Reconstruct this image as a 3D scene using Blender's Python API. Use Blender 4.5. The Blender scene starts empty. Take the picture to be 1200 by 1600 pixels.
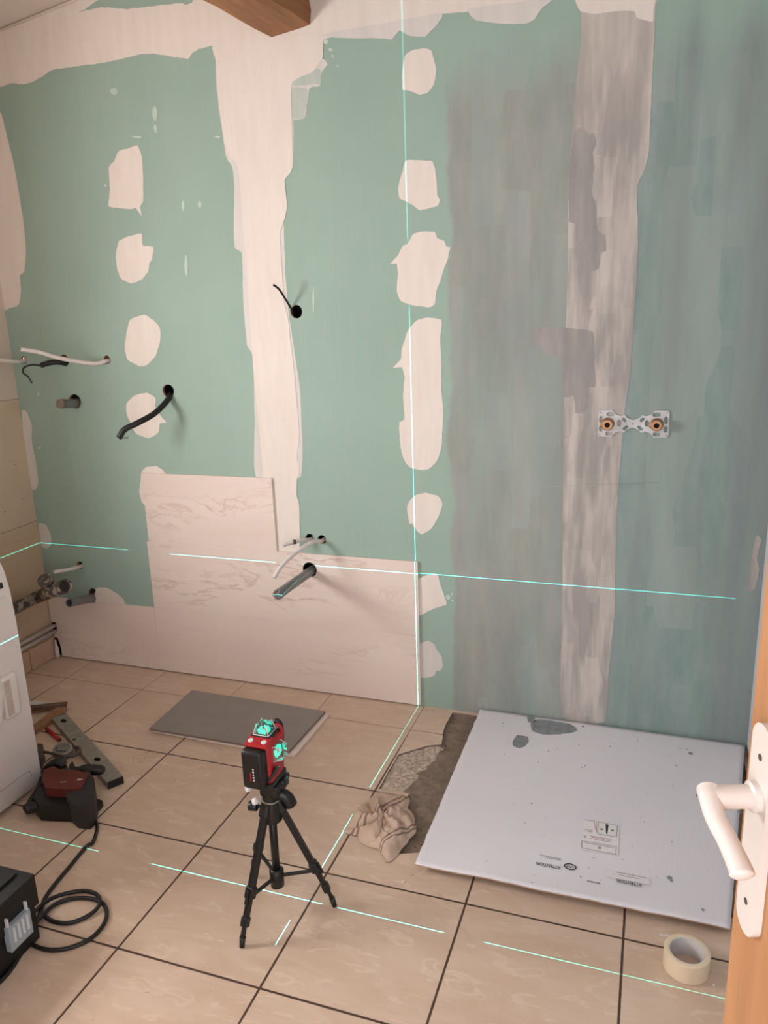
import bpy, bmesh, math, random
from mathutils import Vector, Matrix, noise
random.seed(7)
scene = bpy.context.scene
COL = scene.collection
# ------------------------------------------------------------------ camera
CAM = Vector((1.7712, -2.6655, 1.5238)); RX, RY, RZ = 1.3178, 0.0333, 0.3326; FPX = 1202.44
ROT = Matrix.Rotation(RZ, 3, 'Z') @ Matrix.Rotation(RY, 3, 'Y') @ Matrix.Rotation(RX, 3, 'X')
cd = bpy.data.cameras.new('camera'); cam = bpy.data.objects.new('camera', cd); COL.objects.link(cam)
cam.matrix_world = Matrix.Translation(CAM) @ ROT.to_4x4()
cd.sensor_fit = 'VERTICAL'; cd.sensor_height = 32.0; cd.lens = FPX * 32.0 / 1600.0
cd.clip_start = 0.02; cd.clip_end = 50
scene.camera = cam
# ------------------------------------------------------------------ exposure, world, window light
scene.view_settings.view_transform = 'Standard'; scene.view_settings.look = 'None'
scene.view_settings.exposure = 0.85; scene.view_settings.gamma = 1.0
scene.view_settings.use_curve_mapping = False
world = bpy.data.worlds.new('hall_daylight'); scene.world = world; world.use_nodes = True
world.node_tree.nodes['Background'].inputs[0].default_value = (0.97, 0.97, 1.0, 1)
world.node_tree.nodes['Background'].inputs[1].default_value = 1.3
def area(name, loc, rot, sx, sy, power, color):
    ld = bpy.data.lights.new(name, 'AREA'); ld.shape = 'RECTANGLE'; ld.size = sx; ld.size_y = sy
    ld.energy = power; ld.color = color
    o = bpy.data.objects.new(name, ld); COL.objects.link(o); o.location = loc; o.rotation_euler = rot
    return o
# daylight entering by the window of the left wall (just outside the frame)
area('window_daylight', (-1.0, -1.62, 1.42), (0, math.radians(-90), 0), 0.70, 0.72, 32.0, (1.0, 0.985, 0.965))
# daylight of the hall entering by the doorway behind the camera
area('doorway_daylight', (1.65, -3.0, 1.35), (math.radians(90), 0, 0), 0.8, 1.9, 5.5, (0.93, 0.95, 1.0))

# ------------------------------------------------------------------ helpers
def ray(px, py):
    return ROT @ Vector(((px - 600) / FPX, -(py - 800) / FPX, -1))
def fy(px, py, y=0.0):
    d = ray(px, py); return CAM + d * ((y - CAM.y) / d.y)
def fz(px, py, z=0.0):
    d = ray(px, py); return CAM + d * ((z - CAM.z) / d.z)
def fx(px, py, x):
    d = ray(px, py); return CAM + d * ((x - CAM.x) / d.x)
def lin(c):
    c = c / 255.0
    return c / 12.92 if c <= 0.04045 else ((c + 0.055) / 1.055) ** 2.4
def rgb(r, g, b): return (lin(r), lin(g), lin(b), 1)
class N:
    """small node-graph writer"""
    def __init__(s, name):
        s.m = bpy.data.materials.new(name); s.m.use_nodes = True; s.t = s.m.node_tree
        s.b = s.t.nodes['Principled BSDF']; s.tc = s.t.nodes.new('ShaderNodeTexCoord')
    def new(s, kind, **kw):
        n = s.t.nodes.new(kind)
        for k, v in kw.items(): setattr(n, k, v)
        return n
    def link(s, a, b): s.t.links.new(a, b)
    def put(s, inp, v):
        if hasattr(v, 'is_output') or isinstance(v, bpy.types.NodeSocket): s.link(v, inp)
        else: inp.default_value = v
    def math(s, op, a, b=None, c=None):
        n = s.new('ShaderNodeMath', operation=op); s.put(n.inputs[0], a)
        if b is not None: s.put(n.inputs[1], b)
        if c is not None: s.put(n.inputs[2], c)
        return n.outputs[0]
    def mapping(s, scale=(1, 1, 1), rot=(0, 0, 0), loc=(0, 0, 0)):
        n = s.new('ShaderNodeMapping'); s.link(s.tc.outputs['Object'], n.inputs[0])
        n.inputs['Scale'].default_value = scale; n.inputs['Rotation'].default_value = rot; n.inputs['Location'].default_value = loc
        return n.outputs[0]
    def noise(s, scale, detail=4, vec=None, rough=0.55, dist=0.0):
        n = s.new('ShaderNodeTexNoise'); s.link(vec if vec is not None else s.tc.outputs['Object'], n.inputs['Vector'])
        n.inputs['Scale'].default_value = scale; n.inputs['Detail'].default_value = detail
        n.inputs['Roughness'].default_value = rough; n.inputs['Distortion'].default_value = dist
        return n.outputs[0]
    def ramp(s, f, stops):
        n = s.new('ShaderNodeValToRGB'); s.link(f, n.inputs[0]); e = n.color_ramp.elements
        while len(e) < len(stops): e.new(0.5)
        for i, (p, c) in enumerate(stops):
            e[i].position = p; e[i].color = c if not isinstance(c, (int, float)) else (c, c, c, 1)
        return n.outputs[0]
    def mix(s, f, a, b, mode='MIX'):
        n = s.new('ShaderNodeMix', data_type='RGBA', blend_type=mode)
        s.put(n.inputs[0], f); s.put(n.inputs[6], a); s.put(n.inputs[7], b); return n.outputs[2]
    def step(s, v, a, b):
        n = s.new('ShaderNodeMapRange', interpolation_type='SMOOTHSTEP'); s.put(n.inputs[0], v)
        n.inputs[1].default_value = a; n.inputs[2].default_value = b; return n.outputs[0]
    def xyz(s, vec=None):
        n = s.new('ShaderNodeSeparateXYZ'); s.link(vec if vec is not None else s.tc.outputs['Object'], n.inputs[0]); return n.outputs
    def bump(s, h, strength=0.3, dist=0.002):
        n = s.new('ShaderNodeBump'); n.inputs['Strength'].default_value = strength; n.inputs['Distance'].default_value = dist
        s.link(h, n.inputs['Height']); s.link(n.outputs[0], s.b.inputs['Normal'])
    def base(s, c, rough=0.6, metal=0.0, spec=0.5):
        s.put(s.b.inputs['Base Color'], c); s.put(s.b.inputs['Roughness'], rough)
        s.b.inputs['Metallic'].default_value = metal; s.b.inputs['Specular IOR Level'].default_value = spec
        return s.m
def plain(name, c, rough=0.5, metal=0.0, var=0.12, scale=14, bump=0.0, spec=0.5):
    n = N(name); f = n.noise(scale, 5)
    dark = tuple(x * (1 - var) for x in c[:3]) + (1,); lite = tuple(min(1, x * (1 + var)) for x in c[:3]) + (1,)
    col = n.mix(n.ramp(f, [(0.3, 0), (0.7, 1)]), dark, lite)
    if bump: n.bump(n.noise(scale * 8, 3), bump, 0.001)
    return n.base(col, rough, metal, spec)
def emit(name, c, strength):
    n = N(name); n.base(c, 0.4); n.b.inputs['Emission Color'].default_value = c; n.b.inputs['Emission Strength'].default_value = strength
    return n.m
def link_obj(o, parent=None):
    COL.objects.link(o)
    if parent is not None:
        o.parent = parent; o.matrix_parent_inverse = Matrix.Translation(parent.location).inverted()
    return o
def obj(name, bm, mats, parent=None, smooth=False, auto=True):
    bmesh.ops.recalc_face_normals(bm, faces=bm.faces) if auto else None
    me = bpy.data.meshes.new(name); bm.to_mesh(me); bm.free()
    for m in (mats if isinstance(mats, (list, tuple)) else [mats]): me.materials.append(m)
    if smooth:
        for p in me.polygons: p.use_smooth = True
        if smooth == 'edge' and hasattr(me, 'set_sharp_from_angle'): me.set_sharp_from_angle(angle=math.radians(40))
    return link_obj(bpy.data.objects.new(name, me), parent)
def tag(o, label, cat, group=None):
    o['label'] = label; o['category'] = cat
    if group: o['group'] = group
    return o
def struct(o): o['kind'] = 'structure'; return o
def thing(name, label, cat, loc, group=None):
    o = bpy.data.objects.new(name, None); o.location = loc; o.empty_display_size = 0.05; COL.objects.link(o)
    return tag(o, label, cat, group)
def BM(): return bmesh.new()
def box(bm, c, s, rot=None, bevel=0.0, seg=2, mi=0):
    r = bmesh.ops.create_cube(bm, size=1.0); vs = r['verts']
    bmesh.ops.scale(bm, vec=s, verts=vs)
    if bevel:
        es = list({e for v in vs for e in v.link_edges})
        rb = bmesh.ops.bevel(bm, geom=es, offset=bevel, segments=seg, profile=0.5, affect='EDGES')
        vs = list({v for f in rb['faces'] for v in f.verts} | {v for v in vs if v.is_valid})
    if rot is not None: bmesh.ops.rotate(bm, cent=(0, 0, 0), matrix=rot, verts=vs)
    bmesh.ops.translate(bm, vec=c, verts=vs)
    for f in {f for v in vs for f in v.link_faces}: f.material_index = mi
    return vs
def frame_of(d):
    d = d.normalized(); up = Vector((0, 0, 1)) if abs(d.z) < 0.95 else Vector((1, 0, 0))
    a = d.cross(up).normalized(); return a, a.cross(d).normalized()
def tube(bm, pts, r, seg=14, hollow=0.0, caps=True, mi=0):
    """tube along pts; r number or list; hollow = wall thickness open at the last end"""
    pts = [Vector(p) for p in pts]; rr = r if isinstance(r, (list, tuple)) else [r] * len(pts)
    rings = []; a0 = None
    for i, p in enumerate(pts):
        d = (pts[min(i + 1, len(pts) - 1)] - pts[max(i - 1, 0)])
        if a0 is None: a, b = frame_of(d)
        else:
            dn = d.normalized(); a = (a0 - dn * a0.dot(dn)).normalized(); b = a.cross(dn).normalized()
        a0 = a
        rings.append([bm.verts.new(p + (a * math.cos(t) + b * math.sin(t)) * rr[i]) for t in [2 * math.pi * k / seg for k in range(seg)]])
    if hollow:
        d = (pts[-1] - pts[-2]).normalized(); ri = rr[-1] - hollow; a, b = a0, a0.cross(d).normalized()
        for q in (pts[-1], pts[-1] - d * min(0.03, (pts[-1] - pts[0]).length * .5)):
            rings.append([bm.verts.new(q + (a * math.cos(t) + b * math.sin(t)) * ri) for t in [2 * math.pi * k / seg for k in range(seg)]])
    for A, B in zip(rings, rings[1:]):
        for k in range(seg):
            f = bm.faces.new((A[k], A[(k + 1) % seg], B[(k + 1) % seg], B[k])); f.material_index = mi; f.smooth = True
    if caps:
        for R in (rings[0], rings[-1]):
            f = bm.faces.new(R); f.material_index = mi
def spline(pts, n=8):
    pts = [Vector(p) for p in pts]; P = [2 * pts[0] - pts[1]] + pts + [2 * pts[-1] - pts[-2]]; out = []
    for i in range(1, len(P) - 2):
        for k in range(n):
            t = k / n; p0, p1, p2, p3 = P[i - 1:i + 3]
            out.append(0.5 * ((2 * p1) + (p2 - p0) * t + (2 * p0 - 5 * p1 + 4 * p2 - p3) * t * t + (3 * p1 - p0 - 3 * p2 + p3) * t ** 3))
    out.append(pts[-1]); return out
def lathe(bm, prof, c, axis=(0, 0, 1), seg=24, mi=0, closed=False):
    """prof: list of (radius, height) along axis from c"""
    ax = Vector(axis).normalized(); a, b = frame_of(ax); c = Vector(c); rings = []
    for r, h in prof:
        rings.append([bm.verts.new(c + ax * h + (a * math.cos(t) + b * math.sin(t)) * max(r, 1e-5)) for t in [2 * math.pi * k / seg for k in range(seg)]])
    pairs = list(zip(rings, rings[1:])) + ([(rings[-1], rings[0])] if closed else [])
    for A, B in pairs:
        for k in range(seg):
            f = bm.faces.new((A[k], A[(k + 1) % seg], B[(k + 1) % seg], B[k])); f.material_index = mi; f.smooth = True
    if not closed:
        for R in (rings[0], rings[-1]):
            f = bm.faces.new(R); f.material_index = mi
def plate(bm, outer, holes, place, t, mi=0, mi_hole=None):
    """flat shape with real holes; place(u,v,w) maps to space, w from 0 to t"""
    loops = [outer] + list(holes); cache = {}
    flat = bmesh.new()
    for lp in loops:
        vs = [flat.verts.new((u, v, 0)) for u, v in lp]
        for i in range(len(vs)): flat.edges.new((vs[i], vs[(i + 1) % len(vs)]))
    bmesh.ops.triangle_fill(flat, use_beauty=True, use_dissolve=False, edges=flat.edges[:])
    flat.verts.index_update()
    A = [bm.verts.new(place(v.co.x, v.co.y, 0)) for v in flat.verts]
    B = [bm.verts.new(place(v.co.x, v.co.y, t)) for v in flat.verts] if t else None
    for f in flat.faces:
        ids = [v.index for v in f.verts]
        nf = bm.faces.new([A[i] for i in ids]); nf.material_index = mi
        if B: nf = bm.faces.new([B[i] for i in reversed(ids)]); nf.material_index = mi
    if B:
        n = 0
        for li, lp in enumerate(loops):
            for i in range(len(lp)):
                a, b = n + i, n + (i + 1) % len(lp)
                nf = bm.faces.new((A[a], A[b], B[b], B[a])); nf.material_index = mi if (li == 0 or mi_hole is None) else mi_hole
            n += len(lp)
    flat.free()
def circle(u, v, r, n=28, ry=None, wob=0.0):
    return [(u + (r * (1 + wob * math.sin(3 * t + u * 9))) * math.cos(t), v + ((ry or r)) * math.sin(t)) for t in [2 * math.pi * k / n for k in range(n)]]
def ragged(pts, amp=0.003, step=0.012, seed=0, smooth=True):
    """closed outline resampled and roughened like a trowel edge"""
    P = [Vector((p[0], p[1], 0)) for p in pts]; n = len(P); out = []
    for i in range(n):
        p0, p1, p2, p3 = P[i - 1], P[i], P[(i + 1) % n], P[(i + 2) % n]
        L = (p2 - p1).length; k = max(1, int(L / step))
        for j in range(k):
            t = j / k
            lin_ = p1.lerp(p2, t)
            cr = 0.5 * ((2 * p1) + (p2 - p0) * t + (2 * p0 - 5 * p1 + 4 * p2 - p3) * t * t + (3 * p1 - p0 - 3 * p2 + p3) * t ** 3)
            q = lin_.lerp(cr, 0.45) if smooth else lin_
            a = noise.noise(Vector((q.x * 45, q.y * 45, seed))) + 0.6 * noise.noise(Vector((q.x * 160, q.y * 160, seed + 5)))
            nrm = (p2 - p1).normalized(); nrm = Vector((-nrm.y, nrm.x, 0))
            q = q + nrm * a * amp; out.append((q.x, q.y))
    return out
def text(name, body, size, mw, m, parent=None, align='CENTER'):
    c = bpy.data.curves.new(name, 'FONT'); c.body = body; c.size = size; c.offset = size * .012; c.align_x = align; c.extrude = 0.00008
    o = bpy.data.objects.new('temporary', c); COL.objects.link(o)
    dg = bpy.context.evaluated_depsgraph_get(); dg.update()
    me = bpy.data.meshes.new_from_object(o.evaluated_get(dg)); bpy.data.objects.remove(o)
    me.transform(mw); me.materials.clear(); me.materials.append(m)
    return link_obj(bpy.data.objects.new(name, me), parent)

# ------------------------------------------------------------------ materials
XL, XR, YF = -0.85, 2.14, -2.78
T = 0.4; U0, V0 = -0.2324, -0.1891
def m_floor():
    n = N('glazed beige floor tiles'); x, y, z = n.xyz()
    def cell(v, o):
        f = n.math('FRACT', n.math('DIVIDE', n.math('SUBTRACT', v, o), T))
        return n.math('MULTIPLY', n.math('MINIMUM', f, n.math('SUBTRACT', 1.0, f)), T)
    wob = n.math('MULTIPLY', n.math('SUBTRACT', n.noise(30, 3), 0.5), 0.0018)
    d = n.math('ADD', n.math('MINIMUM', cell(x, U0), cell(y, V0)), wob)
    # joints close to the back wall are fine and half filled with dust
    far = n.step(y, -0.5, -0.1)
    wid = n.math('SUBTRACT', 0.0030, n.math('MULTIPLY', far, 0.0017))
    g = n.math('LESS_THAN', d, wid)
    tile = n.new('ShaderNodeCombineXYZ')
    n.link(n.math('FLOOR', n.math('DIVIDE', n.math('SUBTRACT', x, U0), T)), tile.inputs[0]); n.link(n.math('FLOOR', n.math('DIVIDE', n.math('SUBTRACT', y, V0), T)), tile.inputs[1])
    wn = n.new('ShaderNodeTexWhiteNoise'); n.link(tile.outputs[0], wn.inputs[0])
    v = n.mapping((3.5, 10, 1), (0, 0, 0.5)); add = n.new('ShaderNodeVectorMath', operation='ADD'); n.link(v, add.inputs[0])
    sc = n.new('ShaderNodeVectorMath', operation='SCALE'); n.link(wn.outputs['Color'], sc.inputs[0]); sc.inputs['Scale'].default_value = 30; n.link(sc.outputs[0], add.inputs[1])
    f1 = n.noise(1.3, 6, add.outputs[0], 0.6, 1.4); f2 = n.noise(3.0, 4, add.outputs[0], 0.5, 0.8)
    c = n.mix(n.ramp(f1, [(0.35, 0), (0.65, 1)]), rgb(202, 175, 154), rgb(212, 188, 169))
    c = n.mix(n.ramp(f2, [(0.59, 0), (0.63, 0.55), (0.70, 0)]), c, rgb(224, 204, 186))
    c = n.mix(n.ramp(n.noise(1.7, 3), [(0.45, 0), (0.75, 0.35)]), c, rgb(190, 160, 138))       # dusty traffic film
    f3 = n.noise(55, 5); c = n.mix(n.ramp(f3, [(0.70, 0), (0.74, 0.6)]), c, rgb(150, 125, 106))
    gc = n.mix(far, rgb(78, 58, 48), rgb(120, 92, 74))
    c = n.mix(g, c, gc)
    n.bump(n.math('MULTIPLY', n.math('SUBTRACT', 1.0, g), 1.0), 0.35, 0.0012)
    return n.base(c, n.ramp(n.noise(6, 4), [(0.3, 0.38), (0.7, 0.6)]), 0, 0.35)
def m_green():
    n = N('green plasterboard with brushed grey primer'); x, y, z = n.xyz()
    c = n.mix(n.ramp(n.noise(2.2, 4), [(0.3, 0), (0.7, 1)]), rgb(146, 169, 158), rgb(154, 177, 166))
    c = n.mix(n.ramp(n.noise(1.0, 3, n.mapping((120, 1, 2.5))), [(0.45, 0), (0.8, 0.25)]), c, rgb(166, 180, 170))
    # brushed primer field on the right half
    st = n.noise(1.0, 6, n.mapping((16, 1, 4.0)), 0.65); st2 = n.noise(1.0, 3, n.mapping((7, 1, 1.2), (0, 0, 0), (3, 0, 7)), 0.5)
    cv = n.new('ShaderNodeTexVoronoi', distance='CHEBYCHEV'); n.link(n.mapping((8.5, 1, 2.3)), cv.inputs['Vector']); cv.inputs['Scale'].default_value = 1.0; cv.inputs['Randomness'].default_value = 1.0
    pc = n.xyz(cv.outputs['Color'])[0]
    edge = n.math('ADD', x, n.math('MULTIPLY', n.math('SUBTRACT', n.noise(2.6, 6, None, 0.6), 0.5), 0.12))
    right = n.step(edge, 1.080, 1.100)
    top = n.step(n.math('ADD', z, n.math('MULTIPLY', n.math('SUBTRACT', st2, 0.5), 0.5)), 2.38, 2.15)
    mauve = n.mix(n.ramp(st, [(0.35, 0), (0.68, 1)]), rgb(144, 149, 143), rgb(162, 160, 155))
    teal = n.mix(n.ramp(st, [(0.35, 0), (0.68, 1)]), rgb(124, 147, 143), rgb(148, 162, 160))
    east = n.step(n.math('ADD', x, n.math('MULTIPLY', n.math('SUBTRACT', st2, 0.5), 0.3)), 1.50, 1.62)
    pr = n.mix(east, mauve, teal)
    pr = n.mix(n.ramp(pc, [(0.3, 0.0), (0.8, 0.5)]), pr, rgb(162, 170, 167))
    pr = n.mix(n.ramp(st2, [(0.35, 0.5), (0.6, 0.0)]), pr, rgb(128, 136, 134))
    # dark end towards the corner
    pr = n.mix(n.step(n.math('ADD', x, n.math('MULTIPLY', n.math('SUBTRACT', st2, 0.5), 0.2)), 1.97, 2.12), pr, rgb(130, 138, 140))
    opac = n.math('MULTIPLY', n.math('MULTIPLY', right, top), n.ramp(n.noise(1.0, 4, n.mapping((14, 1, 1.4), (0, 0, 0), (9, 0, 2))), [(0.25, 0.62), (0.6, 1.0)]))
    c = n.mix(opac, c, pr)
    n.bump(st, 0.12, 0.0006)
    return n.base(c, 0.72, 0, 0.3)
def m_compound(name, a, b, rough=0.75):
    n = N(name)
    st = n.noise(1.0, 5, n.mapping((24, 1, 4)), 0.6); c = n.mix(n.ramp(st, [(0.35, 0), (0.7, 1)]), a, b)
    n.bump(st, 0.25, 0.0008); return n.base(c, rough, 0, 0.3)
def m_primed():
    n = N('joint compound under brushed grey primer'); x, y, z = n.xyz()
    st = n.noise(1.0, 5, n.mapping((34, 1, 3.0)), 0.65); bl = n.noise(1.0, 3, n.mapping((15, 1, 2.6), (0, 0, 0), (5, 0, 1)), 0.5)
    cv = n.new('ShaderNodeTexVoronoi', distance='CHEBYCHEV'); n.link(n.mapping((17, 1, 5.5)), cv.inputs['Vector']); cv.inputs['Scale'].default_value = 1.0
    pc = n.xyz(cv.outputs['Color'])[1]
    c = n.mix(n.ramp(st, [(0.36, 0), (0.66, 1)]), rgb(164, 156, 152), rgb(196, 188, 181))
    c = n.mix(n.ramp(pc, [(0.45, 0.0), (0.8, 0.55)]), c, rgb(202, 194, 188))
    c = n.mix(n.ramp(bl, [(0.42, 0.75), (0.56, 0.0)]), c, rgb(148, 143, 141))
    top = n.step(z, 1.9, 2.5); c = n.mix(n.math('MULTIPLY', top, 0.5), c, rgb(205, 195, 187))
    n.bump(st, 0.2, 0.0008); return n.base(c, 0.75, 0, 0.3)
def m_marble():
    n = N('pale marble effect glazed tile'); v = n.mapping((1.1, 1.0, 4.6), (0, math.radians(-30), 0))
    w = n.noise(2.2, 7, v, 0.62, 0.9); w2 = n.noise(0.9, 4, v, 0.5, 0.4); w3 = n.noise(5.5, 5, v, 0.6, 0.6)
    c = n.mix(n.ramp(w2, [(0.3, 0), (0.7, 1)]), rgb(222, 204, 195), rgb(230, 215, 207))
    vein = n.ramp(w, [(0.475, 0), (0.503, 1), (0.53, 0)]); msk = n.ramp(w2, [(0.50, 0), (0.64, 1)])
    c = n.mix(n.math('MULTIPLY', n.math('MULTIPLY', vein, msk), 0.7), c, rgb(190, 160, 146))
    c = n.mix(n.math('MULTIPLY', n.ramp(w3, [(0.60, 0), (0.70, 1)]), n.math('MULTIPLY', msk, 0.3)), c, rgb(204, 180, 168))
    return n.base(c, 0.32, 0, 0.4)
def m_leftwall():
    n = N('beige plastered side wall with dirt specks'); x, y, z = n.xyz()
    c = n.mix(n.ramp(n.noise(2.5, 5), [(0.3, 0), (0.7, 1)]), rgb(196, 176, 150), rgb(212, 193, 168))
    up = n.step(z, 1.19, 1.23); c = n.mix(up, c, rgb(216, 200, 184))
    c = n.mix(n.ramp(n.noise(38, 4, n.mapping((1, 0.5, 1.0))), [(0.69, 0), (0.72, 0.7)]), c, rgb(150, 118, 88))
    for z0, w in ((1.215, 0.0016), (0.662, 0.002), (0.60, 0.001)):
        d = n.math('ABSOLUTE', n.math('SUBTRACT', z, n.math('ADD', z0, n.math('MULTIPLY', n.math('SUBTRACT', n.noise(9, 2), 0.5), 0.012))))
        c = n.mix(n.math('MULTIPLY', n.math('LESS_THAN', d, w), 0.7), c, rgb(120, 98, 80))
    lo = n.step(z, 0.66, 0.64); c = n.mix(n.math('MULTIPLY', lo, 0.7), c, rgb(198, 172, 144))
    return n.base(c, 0.6, 0, 0.3)
def m_wood(name, a, b, axis=(1, 1, 18), knots=True, dist=1.2):
    n = N(name); v = n.mapping(axis)
    w = n.noise(2.0, 5, v, 0.6, dist); wv = n.new('ShaderNodeTexWave', bands_direction='X'); n.link(v, wv.inputs[0]); wv.inputs['Scale'].default_value = 0.7; wv.inputs['Distortion'].default_value = 7; wv.inputs['Detail'].default_value = 3; wv.inputs['Detail Scale'].default_value = 0.8
    c = n.mix(n.ramp(w, [(0.3, 0), (0.7, 1)]), a, b); c = n.mix(n.math('MULTIPLY', wv.outputs[1], 0.45), c, a)
    if knots: c = n.mix(n.ramp(n.noise(7, 2, n.mapping((1, 1, .5))), [(0.72, 0), (0.76, 0.8)]), c, rgb(96, 52, 26))
    n.bump(w, 0.2, 0.001); return n.base(c, 0.5, 0, 0.4)
def m_screed():
    n = N('rough grey brown mortar'); c = n.mix(n.ramp(n.noise(28, 8, None, 0.7), [(0.3, 0), (0.7, 1)]), rgb(112, 96, 84), rgb(150, 133, 119))
    c = n.mix(n.ramp(n.noise(60, 3), [(0.66, 0), (0.7, 0.8)]), c, rgb(74, 60, 52))
    x, y, z = n.xyz(); lim = n.math('ADD', n.math('ADD', 1.105, n.math('MULTIPLY', n.math('ADD', y, 0.30), 0.14)), n.math('MULTIPLY', n.math('SUBTRACT', n.noise(22, 6), 0.5), 0.075))
    on = n.math('MULTIPLY', n.step(n.math('SUBTRACT', lim, x), 0.0, 0.006), n.math('MULTIPLY', n.math('LESS_THAN', y, -0.262), n.math('GREATER_THAN', y, -0.60)))
    c = n.mix(on, c, n.mix(n.ramp(n.noise(90, 6, None, .7), [(0.35, 0), (0.62, 1)]), rgb(140, 120, 106), rgb(210, 192, 178)))
    n.bump(n.noise(70, 6), 0.9, 0.005); return n.base(c, 0.95, 0, 0.2)
def m_card():
    n = N('white faced corrugated cardboard'); x, y, z = n.xyz()
    flute = n.math('SINE', n.math('MULTIPLY', x, 2 * math.pi / 0.0075))
    msk = n.ramp(n.noise(4, 3), [(0.45, 0.0), (0.6, 1.0)])
    c = n.mix(n.ramp(n.noise(2, 5), [(0.3, 0), (0.7, 1)]), rgb(218, 214, 220), rgb(226, 222, 228))
    c = n.mix(n.math('MULTIPLY', n.math('MULTIPLY', n.math('ADD', flute, 1), 0.035), msk), c, rgb(160, 150, 152))
    n.bump(flute, 0.03, 0.0006); return n.base(c, 0.55, 0, 0.35)
def m_wallplaster(name, a, b):
    n = N(name); f = n.noise(1.6, 5); c = n.mix(n.ramp(f, [(0.3, 0), (0.7, 1)]), a, b); n.bump(n.noise(20, 4), 0.1, 0.001); return n.base(c, 0.85, 0, 0.2)
def m_dirtypipe():
    n = N('grey pipe smeared with old plaster'); f = n.noise(28, 5)
    c = n.mix(n.ramp(f, [(0.50, 0), (0.58, 1)]), rgb(88, 80, 78), rgb(176, 160, 148)); n.bump(f, 0.5, 0.002); return n.base(c, 0.7)
def m_greypipe():
    n = N('grey waste pipe'); c = n.mix(n.ramp(n.noise(20, 4), [(0.3, 0), (0.75, 1)]), rgb(100, 97, 97), rgb(128, 124, 122)); return n.base(c, 0.35, 0, 0.5)
def m_rag():
    n = N('striped floorcloth'); x, y, z = n.xyz(n.mapping((1, 1, 1), (0, 0, 0.45)))
    s = n.math('FRACT', n.math('MULTIPLY', n.math('ADD', x, n.math('MULTIPLY', n.noise(9, 2), 0.05)), 9))
    st = n.math('ADD', n.math('LESS_THAN', n.math('ABSOLUTE', n.math('SUBTRACT', s, 0.3)), 0.025), n.math('LESS_THAN', n.math('ABSOLUTE', n.math('SUBTRACT', s, 0.42)), 0.025))
    c = n.mix(n.ramp(n.noise(14, 5), [(0.3, 0), (0.7, 1)]), rgb(184, 158, 140), rgb(208, 184, 166)); c = n.mix(n.math('MULTIPLY', st, 0.8), c, rgb(118, 88, 86))
    n.bump(n.noise(260, 2), 0.3, 0.0006); return n.base(c, 0.95, 0, 0.1)
def m_clear():
    n = N('clear prism plastic'); t = n.new('ShaderNodeBsdfTransparent'); g = n.new('ShaderNodeBsdfGlossy'); g.inputs[1].default_value = 0.05
    t.inputs[0].default_value = (0.93, 0.97, 0.96, 1)
    fr = n.new('ShaderNodeFresnel'); fr.inputs[0].default_value = 1.5
    mx = n.new('ShaderNodeMixShader'); n.link(n.math('ADD', n.math('MULTIPLY', fr.outputs[0], 1.2), 0.16), mx.inputs[0]); n.link(t.outputs[0], mx.inputs[1]); n.link(g.outputs[0], mx.inputs[2])
    out = n.t.nodes['Material Output']; n.link(mx.outputs[0], out.inputs[0]); return n.m
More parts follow.
